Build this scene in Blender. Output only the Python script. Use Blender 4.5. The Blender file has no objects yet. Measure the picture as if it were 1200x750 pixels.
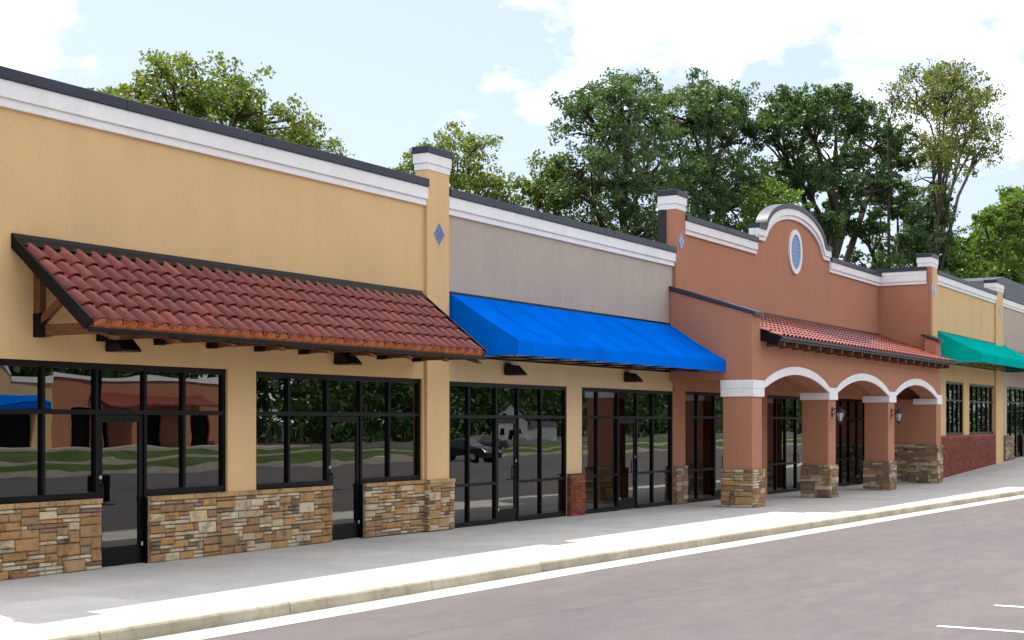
import bpy, bmesh, math, random
import numpy as np
from mathutils import Vector

scene = bpy.context.scene
col = scene.collection
R = math.radians

# ------------------------------------------------------------------ camera, sky, sun, exposure
cam_d = bpy.data.cameras.new('camera')
cam = bpy.data.objects.new('camera', cam_d)
col.objects.link(cam)
cam.location = (0.0, -15.7, 2.12)
cam.rotation_euler = (R(90), 0, R(-59.912))
cam_d.sensor_width = 36.0
cam_d.lens = 51.0
cam_d.shift_y = 0.1
cam_d.clip_end = 3000
scene.camera = cam

SUN = Vector((0.20, 0.485, 1.0)).normalized()          # direction towards the sun
sun_el = math.asin(SUN.z)
sun_az = math.atan2(SUN.x, SUN.y)

world = bpy.data.worlds.new('World')
scene.world = world
world.use_nodes = True
nt = world.node_tree
nt.nodes.clear()
def WN(t): return nt.nodes.new(t)
w_out = WN('ShaderNodeOutputWorld')
w_bg = WN('ShaderNodeBackground')
w_bg.inputs['Strength'].default_value = 0.12
sky = WN('ShaderNodeTexSky')
sky.sky_type = 'NISHITA'
sky.sun_disc = False
sky.sun_elevation = sun_el
sky.sun_rotation = sun_az
sky.air_density = 1.0
sky.dust_density = 1.5
sky.ozone_density = 1.0
# clouds: noise over the directions of the sky
tc = WN('ShaderNodeTexCoord')
cn = WN('ShaderNodeTexNoise')
cn.inputs['Scale'].default_value = 2.4
cn.inputs['Detail'].default_value = 8
cn.inputs['Roughness'].default_value = 0.58
cn.inputs['Distortion'].default_value = 0.1
cmap = WN('ShaderNodeMapping'); cmap.inputs['Location'].default_value = (4.05, 9.0, 7.0)
cmap.inputs['Scale'].default_value = (1, 1, 1.7)
nt.links.new(tc.outputs['Generated'], cmap.inputs['Vector'])
nt.links.new(cmap.outputs[0], cn.inputs['Vector'])
cr = WN('ShaderNodeValToRGB')
cr.color_ramp.elements[0].position = 0.47
cr.color_ramp.elements[1].position = 0.69
nt.links.new(cn.outputs['Fac'], cr.inputs[0])
cmix = WN('ShaderNodeMixRGB')
cmix.inputs['Color2'].default_value = (15.0, 14.6, 13.8, 1)
nt.links.new(cr.outputs[0], cmix.inputs['Fac'])
haze = WN('ShaderNodeMixRGB')                           # thin summer haze over the whole sky
haze.inputs['Fac'].default_value = 0.75
haze.inputs['Color2'].default_value = (2.25, 2.55, 3.15, 1)
nt.links.new(sky.outputs[0], haze.inputs['Color1'])
nt.links.new(haze.outputs[0], cmix.inputs['Color1'])
nt.links.new(cmix.outputs[0], w_bg.inputs['Color'])
nt.links.new(w_bg.outputs[0], w_out.inputs[0])

sun_d = bpy.data.lights.new('sun', 'SUN')
sun_d.energy = 3.8
sun_d.angle = R(0.53)
sun_d.color = (1.0, 0.95, 0.87)
sun_o = bpy.data.objects.new('sun', sun_d)
sun_o.rotation_euler = SUN.to_track_quat('Z', 'Y').to_euler()
sun_o.location = (10, 30, 60)
col.objects.link(sun_o)

scene.view_settings.view_transform = 'Standard'
scene.view_settings.look = 'None'
scene.view_settings.gamma = 1.0
scene.view_settings.use_curve_mapping = False
scene.view_settings.exposure = 1.33
scene.render.resolution_x = 1024
scene.render.resolution_y = 640

# ------------------------------------------------------------------ materials
def new_mat(name):
    m = bpy.data.materials.new(name); m.use_nodes = True
    n = m.node_tree; n.nodes.clear()
    out = n.nodes.new('ShaderNodeOutputMaterial')
    return m, n, out
def pr(n, out, color=None, rough=0.7, spec=0.5, metal=0.0):
    b = n.nodes.new('ShaderNodeBsdfPrincipled')
    b.inputs['Roughness'].default_value = rough
    b.inputs['Metallic'].default_value = metal
    b.inputs['Specular IOR Level'].default_value = spec
    if color: b.inputs['Base Color'].default_value = (*color, 1)
    n.links.new(b.outputs[0], out.inputs[0])
    return b
def noise(n, scale, detail=4, rough=0.55, vec=None, dist=0.0):
    t = n.nodes.new('ShaderNodeTexNoise')
    t.inputs['Scale'].default_value = scale; t.inputs['Detail'].default_value = detail
    t.inputs['Roughness'].default_value = rough; t.inputs['Distortion'].default_value = dist
    if vec is not None: n.links.new(vec, t.inputs['Vector'])
    return t
def ramp(n, fac, stops, interp='LINEAR'):
    r = n.nodes.new('ShaderNodeValToRGB'); r.color_ramp.interpolation = interp
    e = r.color_ramp.elements
    while len(e) > 1: e.remove(e[0])
    e[0].position = stops[0][0]; e[0].color = (*stops[0][1], 1)
    for p, c in stops[1:]:
        k = e.new(p); k.color = (*c, 1)
    n.links.new(fac, r.inputs[0]); return r
def mix(n, fac, a, b, mode='MIX'):
    m = n.nodes.new('ShaderNodeMixRGB'); m.blend_type = mode
    for s, v in (('Fac', fac), ('Color1', a), ('Color2', b)):
        if hasattr(v, 'links'): n.links.new(v, m.inputs[s])
        elif isinstance(v, (int, float)): m.inputs[s].default_value = v
        else: m.inputs[s].default_value = (*v, 1)
    return m.outputs[0]
def bump(n, b, h, strength=0.3, dist=0.01):
    k = n.nodes.new('ShaderNodeBump'); k.inputs['Strength'].default_value = strength; k.inputs['Distance'].default_value = dist
    n.links.new(h, k.inputs['Height']); n.links.new(k.outputs[0], b.inputs['Normal'])
def pos(n, scale=(1, 1, 1)):
    g = n.nodes.new('ShaderNodeNewGeometry')
    mp = n.nodes.new('ShaderNodeMapping'); mp.inputs['Scale'].default_value = scale
    n.links.new(g.outputs['Position'], mp.inputs['Vector']); return mp.outputs[0]
def sc(c, k): return tuple(min(1, v * k) for v in c)

def stucco(name, c, var=0.07, streak=0.28):
    m, n, out = new_mat(name)
    b = pr(n, out, c, 0.92, 0.25)
    a = noise(n, 0.55, 5, 0.6, pos(n))
    s = noise(n, 2.6, 4, 0.6, pos(n, (1, 1, 0.10)))
    f = noise(n, 22, 3, 0.6, pos(n))
    r1 = ramp(n, a.outputs['Fac'], [(0.30, sc(c, 1 - var)), (0.70, sc(c, 1 + var * 0.6))])
    r2 = ramp(n, s.outputs['Fac'], [(0.36, (1 - 0.16 * streak,) * 3), (0.58, (1, 1, 1))])
    r3 = ramp(n, f.outputs['Fac'], [(0.3, (0.93,) * 3), (0.7, (1.01,) * 3)])
    x = mix(n, 1.0, r1.outputs[0], r2.outputs[0], 'MULTIPLY')
    x = mix(n, 1.0, x, r3.outputs[0], 'MULTIPLY')
    n.links.new(x, b.inputs['Base Color'])
    g = noise(n, 95, 3, 0.7, pos(n))
    bump(n, b, g.outputs['Fac'], 0.35, 0.006)
    return m
def plain(name, c, rough=0.5, spec=0.5, metal=0.0, var=0.10, scale=3.0, bmp=0.0):
    m, n, out = new_mat(name)
    b = pr(n, out, c, rough, spec, metal)
    a = noise(n, scale, 4, 0.6, pos(n))
    r1 = ramp(n, a.outputs['Fac'], [(0.3, sc(c, 1 - var)), (0.7, sc(c, 1 + var))])
    n.links.new(r1.outputs[0], b.inputs['Base Color'])
    if bmp:
        g = noise(n, 60, 3, 0.6, pos(n)); bump(n, b, g.outputs['Fac'], bmp, 0.006)
    return m

M = {}
M['yellow'] = stucco('stucco_yellow', (0.66, 0.44, 0.22))
M['cream'] = stucco('stucco_cream', (0.62, 0.45, 0.26))
M['grey'] = stucco('stucco_grey', (0.44, 0.365, 0.305))
M['terra'] = stucco('stucco_terracotta', (0.42, 0.188, 0.115), 0.06)
M['white'] = stucco('trim_white', (0.80, 0.785, 0.785), 0.04, 0.35)
M['coping'] = plain('coping_metal', (0.030, 0.034, 0.052), 0.5, 0.25, 0.0, 0.12, 1.2)
M['black'] = plain('black_aluminium', (0.0035, 0.0035, 0.0038), 0.35, 0.15, 0.0, 0.2)
M['blacklamp'] = plain('black_lamp_paint', (0.006, 0.006, 0.006), 0.42, 0.3, 0.0, 0.2)
M['steel'] = plain('steel', (0.55, 0.55, 0.56), 0.3, 0.5, 1.0, 0.06)
M['roofing'] = plain('roof_membrane', (0.03, 0.03, 0.035), 0.8, 0.3, 0.0, 0.2, 1.0)
M['wood'] = None
M['mortar'] = plain('mortar', (0.21, 0.165, 0.12), 0.95, 0.1, 0.0, 0.25, 9.0, 0.4)
M['int_wall'] = plain('interior_drywall', (0.42, 0.41, 0.39), 0.9, 0.2, 0.0, 0.08, 0.8)
M['int_floor'] = plain('interior_floor', (0.30, 0.29, 0.27), 0.7, 0.3, 0.0, 0.15, 0.8)
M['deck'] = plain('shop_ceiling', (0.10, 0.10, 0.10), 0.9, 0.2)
M['lamp_glass'] = plain('frosted_lantern_glass', (0.40, 0.42, 0.44), 0.25, 0.6, 0.0, 0.1)
M['lens'] = plain('lamp_lens', (0.10, 0.10, 0.11), 0.2, 0.6)

def wood_mat():
    m, n, out = new_mat('stained_timber')
    b = pr(n, out, None, 0.65, 0.35)
    g = noise(n, 5, 6, 0.65, pos(n, (9, 0.8, 9)), 0.4)
    r = ramp(n, g.outputs['Fac'], [(0.3, (0.045, 0.016, 0.007)), (0.55, (0.13, 0.047, 0.018)), (0.8, (0.20, 0.08, 0.03))])
    n.links.new(r.outputs[0], b.inputs['Base Color']); bump(n, b, g.outputs['Fac'], 0.3, 0.004)
    return m
M['wood'] = wood_mat()

def stone_mat(name, cols, island=False):
    m, n, out = new_mat(name)
    b = pr(n, out, None, 0.88, 0.25)
    if island:
        rn = n.nodes.new('ShaderNodeNewGeometry').outputs['Random Per Island']
    else:
        rn = n.nodes.new('ShaderNodeObjectInfo').outputs['Random']
    k = len(cols)
    r = ramp(n, rn, [(i / k, c) for i, c in enumerate(cols)], 'CONSTANT')
    a = noise(n, 5.0, 6, 0.65, pos(n))
    st = ramp(n, a.outputs['Fac'], [(0.33, (0.50, 0.47, 0.45)), (0.47, (0.97, 0.97, 0.97)), (0.75, (1.12, 1.1, 1.05))])
    x = mix(n, 1.0, r.outputs[0], st.outputs[0], 'MULTIPLY')
    a2 = noise(n, 38, 4, 0.65, pos(n))
    st2 = ramp(n, a2.outputs['Fac'], [(0.3, (0.72,) * 3), (0.7, (1.1,) * 3)])
    x = mix(n, 1.0, x, st2.outputs[0], 'MULTIPLY')
    n.links.new(x, b.inputs['Base Color'])
    bump(n, b, a2.outputs['Fac'], 0.6, 0.012)
    return m
CREAM = [(0.56, 0.46, 0.31), (0.50, 0.41, 0.28), (0.58, 0.50, 0.36), (0.54, 0.42, 0.26), (0.46, 0.37, 0.26)]
TAN = [(0.41, 0.23, 0.095), (0.35, 0.215, 0.105), (0.44, 0.26, 0.115), (0.32, 0.18, 0.08), (0.38, 0.245, 0.13), (0.30, 0.19, 0.105)]
BROWN = [(0.22, 0.16, 0.10), (0.29, 0.17, 0.115), (0.25, 0.185, 0.13), (0.31, 0.19, 0.13), (0.19, 0.145, 0.10)]
M['st_cream'] = stone_mat('stone_cream', CREAM)
M['st_tan'] = stone_mat('stone_tan', TAN)
M['st_brown'] = stone_mat('stone_brown', BROWN)
M['st_mixed'] = stone_mat('stone_mixed', [CREAM[0], BROWN[0], TAN[1], CREAM[4], TAN[5], BROWN[2], TAN[3], BROWN[4], CREAM[1], BROWN[1]], True)
M['brick'] = stone_mat('red_brick', [(0.26, 0.06, 0.035), (0.21, 0.05, 0.03), (0.30, 0.075, 0.045), (0.17, 0.045, 0.03)], True)

def tile_mat(name, island):
    m, n, out = new_mat(name)
    b = pr(n, out, None, 0.36, 0.38)
    rn = n.nodes.new('ShaderNodeNewGeometry').outputs['Random Per Island'] if island else n.nodes.new('ShaderNodeObjectInfo').outputs['Random']
    r = ramp(n, rn, [(0, (0.155, 0.024, 0.016)), (0.35, (0.215, 0.036, 0.022)), (0.7, (0.18, 0.036, 0.025)), (1, (0.28, 0.055, 0.03))])
    a = noise(n, 7, 5, 0.6, pos(n))
    st = ramp(n, a.outputs['Fac'], [(0.3, (0.78,) * 3), (0.7, (1.12,) * 3)])
    n.links.new(mix(n, 1.0, r.outputs[0], st.outputs[0], 'MULTIPLY'), b.inputs['Base Color'])
    g = noise(n, 70, 3, 0.6, pos(n)); bump(n, b, g.outputs['Fac'], 0.25, 0.004)
    return m
M['tile'] = tile_mat('clay_tile', False)
M['tile_far'] = tile_mat('clay_tile_joined', True)
M['eave'] = plain('orange_eave_closure', (0.36, 0.10, 0.035), 0.8, 0.3, 0.0, 0.4, 9.0, 0.5)

def fabric(name, c, rough=0.75):
    m, n, out = new_mat(name)
    b = pr(n, out, c, rough, 0.0)
    a = noise(n, 1.3, 4, 0.6, pos(n))
    r = ramp(n, a.outputs['Fac'], [(0.3, sc(c, 0.86)), (0.7, sc(c, 1.12))])
    n.links.new(r.outputs[0], b.inputs['Base Color'])
    w = noise(n, 260, 2, 0.5, pos(n)); s = noise(n, 1.6, 3, 0.5, pos(n, (1, 0.25, 0.25)))
    ad = n.nodes.new('ShaderNodeMath'); ad.operation = 'MULTIPLY_ADD'; ad.inputs[1].default_value = 0.05
    n.links.new(w.outputs['Fac'], ad.inputs[0]); n.links.new(s.outputs['Fac'], ad.inputs[2])
    bump(n, b, ad.outputs[0], 0.35, 0.05)
    return m
M['blue'] = fabric('blue_canvas', (0.0003, 0.125, 0.62))
M['green'] = fabric('green_canvas', (0.0005, 0.36, 0.31))
M['tile_blue'] = plain('glazed_blue_tile', (0.045, 0.10, 0.30), 0.25, 0.6, 0.0, 0.25, 8.0)
M['tile_grout'] = plain('pale_grout', (0.45, 0.5, 0.6), 0.8, 0.2)
M['blue_louvre'] = plain('blue_louvre', (0.13, 0.23, 0.47), 0.5, 0.4, 0.0, 0.06)

def concrete(name, c, dirt=0.18, obj=False):
    m, n, out = new_mat(name)
    b = pr(n, out, None, 0.9, 0.3)
    a = noise(n, 0.9, 6, 0.65, pos(n)); f = noise(n, 45, 4, 0.7, pos(n)); l = noise(n, 6.0, 5, 0.7, pos(n))
    r1 = ramp(n, a.outputs['Fac'], [(0.3, sc(c, 1 - dirt)), (0.7, sc(c, 1 + dirt * 0.5))])
    r2 = ramp(n, f.outputs['Fac'], [(0.3, (0.88,) * 3), (0.7, (1.04,) * 3)])
    r3 = ramp(n, l.outputs['Fac'], [(0.28, (1 - dirt * 0.9,) * 3), (0.5, (1,) * 3)])
    x = mix(n, 1.0, r1.outputs[0], r2.outputs[0], 'MULTIPLY'); x = mix(n, 1.0, x, r3.outputs[0], 'MULTIPLY')
    if obj:
        o = n.nodes.new('ShaderNodeObjectInfo')
        r4 = ramp(n, o.outputs['Random'], [(0, (0.93, 0.93, 0.93)), (1, (1.03, 1.02, 1.0))])
        x = mix(n, 1.0, x, r4.outputs[0], 'MULTIPLY')
    n.links.new(x, b.inputs['Base Color']); bump(n, b, f.outputs['Fac'], 0.25, 0.005)
    return m
M['slab'] = concrete('pavement_concrete', (0.54, 0.515, 0.475), 0.14, True)
M['joint'] = plain('joint_filler', (0.22, 0.20, 0.17), 0.95, 0.1)
M['kerb'] = concrete('kerb_concrete', (0.41, 0.365, 0.285), 0.30, True)
M['gutter'] = concrete('gutter_concrete', (0.46, 0.42, 0.34), 0.2)

def asphalt():
    m, n, out = new_mat('asphalt')
    b = pr(n, out, None, 0.88, 0.35)
    big = noise(n, 0.22, 5, 0.6, pos(n, (0.25, 1.0, 1)))
    r1 = ramp(n, big.outputs['Fac'], [(0.28, (0.062, 0.054, 0.056)), (0.46, (0.090, 0.079, 0.081)), (0.72, (0.106, 0.094, 0.094))])
    mid = noise(n, 2.2, 6, 0.7, pos(n, (0.5, 1.3, 1)), 0.6)
    r2 = ramp(n, mid.outputs['Fac'], [(0.3, (0.80,) * 3), (0.65, (1.07,) * 3)])
    f = noise(n, 60, 3, 0.75, pos(n))
    r3 = ramp(n, f.outputs['Fac'], [(0.32, (0.62,) * 3), (0.68, (1.28,) * 3)])
    v = n.nodes.new('ShaderNodeTexVoronoi'); v.feature = 'DISTANCE_TO_EDGE'; v.inputs['Scale'].default_value = 0.08
    wv = noise(n, 1.4, 5, 0.7, pos(n))
    vm = n.nodes.new('ShaderNodeVectorMath'); vm.operation = 'MULTIPLY_ADD'; vm.inputs[1].default_value = (0.5, 0.5, 0)
    n.links.new(wv.outputs['Color'], vm.inputs[0]); n.links.new(pos(n), vm.inputs[2]); n.links.new(vm.outputs[0], v.inputs['Vector'])
    cr_ = ramp(n, v.outputs['Distance'], [(0.0, (0.80,) * 3), (0.001, (0.90,) * 3), (0.003, (1,) * 3)])
    x = mix(n, 1.0, r1.outputs[0], r2.outputs[0], 'MULTIPLY'); x = mix(n, 1.0, x, r3.outputs[0], 'MULTIPLY')
    x = mix(n, 1.0, x, cr_.outputs[0], 'MULTIPLY')
    n.links.new(x, b.inputs['Base Color']); bump(n, b, f.outputs['Fac'], 0.5, 0.01)
    return m
M['asphalt'] = asphalt()
M['paint'] = plain('road_paint', (0.75, 0.75, 0.73), 0.7, 0.4, 0.0, 0.12, 6.0)
M['grass'] = plain('mown_grass', (0.06, 0.09, 0.022), 0.95, 0.1, 0.0, 0.4, 0.5, 0.6)
M['earth'] = plain('rough_ground', (0.07, 0.085, 0.035), 0.95, 0.1, 0.0, 0.3, 0.1)

def glass_mat():
    m, n, out = new_mat('tinted_shop_glass')
    tr = n.nodes.new('ShaderNodeBsdfTransparent'); tr.inputs['Color'].default_value = (0.26, 0.28, 0.27, 1)
    gl = n.nodes.new('ShaderNodeBsdfGlossy'); gl.inputs['Roughness'].default_value = 0.0
    gl.inputs['Color'].default_value = (0.95, 0.97, 0.97, 1)
    fr = n.nodes.new('ShaderNodeFresnel'); fr.inputs['IOR'].default_value = 2.0
    mx = n.nodes.new('ShaderNodeMixShader')
    w = noise(n, 1.3, 1.5, 0.4, pos(n, (0.5, 1, 1.7)))
    bp = n.nodes.new('ShaderNodeBump'); bp.inputs['Strength'].default_value = 0.03; bp.inputs['Distance'].default_value = 0.05
    n.links.new(w.outputs['Fac'], bp.inputs['Height']); n.links.new(bp.outputs[0], gl.inputs['Normal'])
    n.links.new(fr.outputs[0], mx.inputs[0]); n.links.new(tr.outputs[0], mx.inputs[1]); n.links.new(gl.outputs[0], mx.inputs[2])
    n.links.new(mx.outputs[0], out.inputs[0])
    return m
M['glass'] = glass_mat()

def leaf_mat(name, c1, c2, c3):
    m, n, out = new_mat(name)
    b = n.nodes.new('ShaderNodeBsdfPrincipled'); b.inputs['Roughness'].default_value = 0.5; b.inputs['Specular IOR Level'].default_value = 0.4
    t = n.nodes.new('ShaderNodeBsdfTranslucent')
    a = noise(n, 0.45, 3, 0.6, pos(n))
    g = n.nodes.new('ShaderNodeNewGeometry')
    ad = n.nodes.new('ShaderNodeMath'); ad.operation = 'MULTIPLY_ADD'; ad.inputs[1].default_value = 0.45
    sb = n.nodes.new('ShaderNodeMath'); sb.operation = 'SUBTRACT'; sb.inputs[1].default_value = 0.22
    n.links.new(g.outputs['Random Per Island'], ad.inputs[0]); n.links.new(a.outputs['Fac'], ad.inputs[2]); n.links.new(ad.outputs[0], sb.inputs[0])
    r = ramp(n, sb.outputs[0], [(0.28, c1), (0.5, c2), (0.74, c3)])
    n.links.new(r.outputs[0], b.inputs['Base Color'])
    tcol = mix(n, 1.0, r.outputs[0], (1.0, 1.15, 0.55), 'MULTIPLY'); n.links.new(tcol, t.inputs['Color'])
    mx = n.nodes.new('ShaderNodeMixShader'); mx.inputs[0].default_value = 0.42
    n.links.new(b.outputs[0], mx.inputs[1]); n.links.new(t.outputs[0], mx.inputs[2]); n.links.new(mx.outputs[0], out.inputs[0])
    return m
M['leaf_light'] = leaf_mat('leaf_light', (0.075, 0.12, 0.02), (0.12, 0.17, 0.028), (0.20, 0.215, 0.035))
M['leaf_mid'] = leaf_mat('leaf_mid', (0.048, 0.092, 0.034), (0.07, 0.125, 0.045), (0.105, 0.155, 0.058))
M['leaf_dark'] = leaf_mat('leaf_dark', (0.032, 0.068, 0.022), (0.048, 0.096, 0.028), (0.08, 0.13, 0.036))
M['leaf_autumn'] = leaf_mat('leaf_autumn', (0.07, 0.115, 0.022), (0.115, 0.15, 0.03), (0.22, 0.17, 0.05))
M['leaf_fresh'] = leaf_mat('leaf_fresh', (0.06, 0.12, 0.014), (0.095, 0.17, 0.02), (0.16, 0.22, 0.026))
M['bark'] = plain('bark', (0.060, 0.047, 0.036), 0.95, 0.1, 0.0, 0.4, 6.0, 0.8)

# ------------------------------------------------------------------ mesh helpers
class MB:
    def __init__(s): s.v = []; s.f = []
    def add(s, vs, fs):
        k = len(s.v); s.v += [tuple(p) for p in vs]; s.f += [tuple(i + k for i in q) for q in fs]
    def box(s, x0, x1, y0, y1, z0, z1):
        s.add([(x0, y0, z0), (x1, y0, z0), (x1, y1, z0), (x0, y1, z0), (x0, y0, z1), (x1, y0, z1), (x1, y1, z1), (x0, y1, z1)],
              [(0, 3, 2, 1), (4, 5, 6, 7), (0, 1, 5, 4), (1, 2, 6, 5), (2, 3, 7, 6), (3, 0, 4, 7)]); return s
    def prism(s, poly, axis, a0, a1):
        n = len(poly)
        def P(a, p): return (a, p[0], p[1]) if axis == 'x' else ((p[0], a, p[1]) if axis == 'y' else (p[0], p[1], a))
        s.add([P(a0, p) for p in poly] + [P(a1, p) for p in poly],
              [tuple(range(n - 1, -1, -1)), tuple(range(n, 2 * n))] + [(i, (i + 1) % n, n + (i + 1) % n, n + i) for i in range(n)]); return s
    def strip(s, A, B, y0, y1):
        """solid between two polylines A (lower) and B (upper) in x,z, from y0 to y1"""
        n = len(A)
        vs = [(a[0], y0, a[1]) for a in A] + [(b[0], y0, b[1]) for b in B] + [(a[0], y1, a[1]) for a in A] + [(b[0], y1, b[1]) for b in B]
        fs = []
        for i in range(n - 1):
            fs += [(i, i + 1, n + i + 1, n + i), (2 * n + i + 1, 2 * n + i, 3 * n + i, 3 * n + i + 1),
                   (i + 1, i, 2 * n + i, 2 * n + i + 1), (n + i, n + i + 1, 3 * n + i + 1, 3 * n + i)]
        fs += [(0, n, 3 * n, 2 * n), (n - 1, 3 * n - 1, 4 * n - 1, 2 * n - 1)]
        s.add(vs, fs); return s
    def beam(s, p, q, w, h):
        """square timber from p to q, w across, h deep"""
        p = Vector(p); q = Vector(q); d = (q - p).normalized()
        side = d.cross(Vector((0, 0, 1)))
        if side.length < 1e-4: side = Vector((1, 0, 0))
        side.normalize(); up = side.cross(d).normalized()
        vs = [c + side * a * w / 2 + up * b * h / 2 for c in (p, q) for a, b in ((-1, -1), (1, -1), (1, 1), (-1, 1))]
        s.add(vs, [(3, 2, 1, 0), (4, 5, 6, 7), (0, 1, 5, 4), (1, 2, 6, 5), (2, 3, 7, 6), (3, 0, 4, 7)]); return s
    def tube(s, pts, rad, n=8):
        pts = [Vector(p) for p in pts]; rings = []
        for i, p in enumerate(pts):
            d = (pts[min(i + 1, len(pts) - 1)] - pts[max(i - 1, 0)]).normalized()
            u = d.cross(Vector((0.31, 0.92, 0.21))).normalized(); w = d.cross(u)
            r = rad[i] if hasattr(rad, '__len__') else rad
            rings.append([p + (u * math.cos(t) + w * math.sin(t)) * r for t in [2 * math.pi * k / n for k in range(n)]])
        vs = [v for r_ in rings for v in r_]; fs = [tuple(range(n - 1, -1, -1))]
        for i in range(len(pts) - 1):
            for k in range(n): fs.append((i * n + k, i * n + (k + 1) % n, (i + 1) * n + (k + 1) % n, (i + 1) * n + k))
        fs.append(tuple(range((len(pts) - 1) * n, len(pts) * n))); s.add(vs, fs); return s
    def lathe(s, c, prof, n=8, rot=0.0):
        vs = []; fs = []
        for r, z in prof: vs += [(c[0] + r * math.cos(rot + 2 * math.pi * k / n), c[1] + r * math.sin(rot + 2 * math.pi * k / n), c[2] + z) for k in range(n)]
        for i in range(len(prof) - 1):
            for k in range(n): fs.append((i * n + k, i * n + (k + 1) % n, (i + 1) * n + (k + 1) % n, (i + 1) * n + k))
        fs.append(tuple(range(n - 1, -1, -1))); fs.append(tuple(range((len(prof) - 1) * n, len(prof) * n)))
        s.add(vs, fs); return s
    def wall(s, x0, x1, z0, z1, y0, y1, holes=()):
        """slab x0..x1, z0..z1, y0..y1 with rectangular holes (hx0,hx1,hz0,hz1); only outer faces"""
        xs = sorted({x0, x1, *[min(max(h[i], x0), x1) for h in holes for i in (0, 1)]})
        zs = sorted({z0, z1, *[min(max(h[i], z0), z1) for h in holes for i in (2, 3)]})
        def solid(i, k):
            if i < 0 or k < 0 or i >= len(xs) - 1 or k >= len(zs) - 1: return False
            cx = (xs[i] + xs[i + 1]) / 2; cz = (zs[k] + zs[k + 1]) / 2
            return not any(h[0] < cx < h[1] and h[2] < cz < h[3] for h in holes)
        for i in range(len(xs) - 1):
            for k in range(len(zs) - 1):
                if not solid(i, k): continue
                a, b, c, d = xs[i], xs[i + 1], zs[k], zs[k + 1]
                s.add([(a, y0, c), (b, y0, c), (b, y0, d), (a, y0, d)], [(0, 1, 2, 3)])
                s.add([(a, y1, c), (b, y1, c), (b, y1, d), (a, y1, d)], [(3, 2, 1, 0)])
                if not solid(i - 1, k): s.add([(a, y0, c), (a, y0, d), (a, y1, d), (a, y1, c)], [(0, 1, 2, 3)])
                if not solid(i + 1, k): s.add([(b, y0, c), (b, y1, c), (b, y1, d), (b, y0, d)], [(0, 1, 2, 3)])
                if not solid(i, k - 1): s.add([(a, y0, c), (a, y1, c), (b, y1, c), (b, y0, c)], [(0, 1, 2, 3)])
                if not solid(i, k + 1): s.add([(a, y0, d), (b, y0, d), (b, y1, d), (a, y1, d)], [(0, 1, 2, 3)])
        return s
    def mesh(s, name, mat, smooth=False, fix=True, bevel=0.0):
        me = bpy.data.meshes.new(name); me.from_pydata(s.v, [], s.f)
        if fix or bevel:
            b = bmesh.new(); b.from_mesh(me)
            if bevel:
                bmesh.ops.remove_doubles(b, verts=b.verts, dist=1e-5)
                ed = [e for e in b.edges if e.is_manifold and e.calc_face_angle(0) > 0.6]
                bmesh.ops.bevel(b, geom=ed, offset=bevel, segments=2, affect='EDGES', profile=0.5)
            bmesh.ops.recalc_face_normals(b, faces=b.faces); b.to_mesh(me); b.free()
        me.materials.append(M[mat] if isinstance(mat, str) else mat)
        if smooth: me.polygons.foreach_set('use_smooth', [True] * len(me.polygons))
        return me
    def build(s, name, mat, parent=None, **k):
        return link(name, s.mesh(name, mat, **k), parent)

def link(name, me, parent=None, loc=None):
    o = bpy.data.objects.new(name, me); col.objects.link(o)
    if parent is not None: o.parent = parent
    if loc: o.location = loc
    return o
def tag(o, label=None, cat=None, group=None, kind=None):
    if label: o['label'] = label
    if cat: o['category'] = cat
    if group: o['group'] = group
    if kind: o['kind'] = kind
    return o
def thing(name, label, cat, loc=(0, 0, 0), group=None):
    return tag(link(name, None, None, loc), label, cat, group)
def box(name, mat, parent, *a, **k): return MB().box(*a).build(name, mat, parent, **k)

def lerp_table(x, T):
    if x <= T[0][0]: return T[0][1]
    for (a, b), (c, d) in zip(T, T[1:]):
        if x <= c: return b + (d - b) * (x - a) / (c - a)
    return T[-1][1]
def zg(x): return lerp_table(x, [(20, 0), (54, -0.18), (58.5, 0.0), (69, 0.34), (78, 0.60), (90, 0.60)])      # height of the pavement along the shops
def yk(x): return lerp_table(x, [(0, -4.42), (10, -4.66), (14, -4.85), (21, -5.13), (33.6, -5.53), (51, -6.08), (100, -7.6)])  # kerb line

# ------------------------------------------------------------------ the setting
XB = [-60, 0, 20, 37, 54, 58.5, 69, 78, 90, 330]
def sheet(name, mat, xs, ya, yb, dz, kind='structure', parent=None):
    m = MB()
    vs = []
    for x in xs: vs += [(x, ya(x), zg(x) + dz), (x, yb(x), zg(x) + dz)]
    m.add(vs, [(2 * i, 2 * i + 2, 2 * i + 3, 2 * i + 1) for i in range(len(xs) - 1)])
    o = m.build(name, mat, parent, fix=False)
    if kind: o['kind'] = kind
    return o
g = MB(); g.add([(-1500, -1500, -0.9), (1500, -1500, -0.9), (1500, 1500, -0.9), (-1500, 1500, -0.9)], [(0, 1, 2, 3)])
tag(g.build('ground', 'earth', fix=False), kind='structure')
def zlot(x, y):
    k = min(1.0, max(0.0, (y + 30) / 18)); z = zg(x)
    return (z if x < 54 else -0.18 + (z + 0.18) * k) - 0.150
lot = MB(); LY = [-130, -30, -24, -18, -12, -2]
lot.add([(x, y, zlot(x, y)) for x in XB for y in LY], [(i * 6 + j, i * 6 + 6 + j, i * 6 + 7 + j, i * 6 + 1 + j) for i in range(len(XB) - 1) for j in range(5)])
tag(lot.build('parking_lot', 'asphalt', fix=False), kind='structure')
side = sheet('sidewalk', 'joint', [2, 10, 14, 20, 21, 33.6, 37, 51, 54, 58.5, 69, 78, 90], lambda x: yk(x) + 0.16, lambda x: 0.3, -0.012)
J = 0.011
xs = [4.0 + 1.75 * i for i in range(49)]
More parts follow.
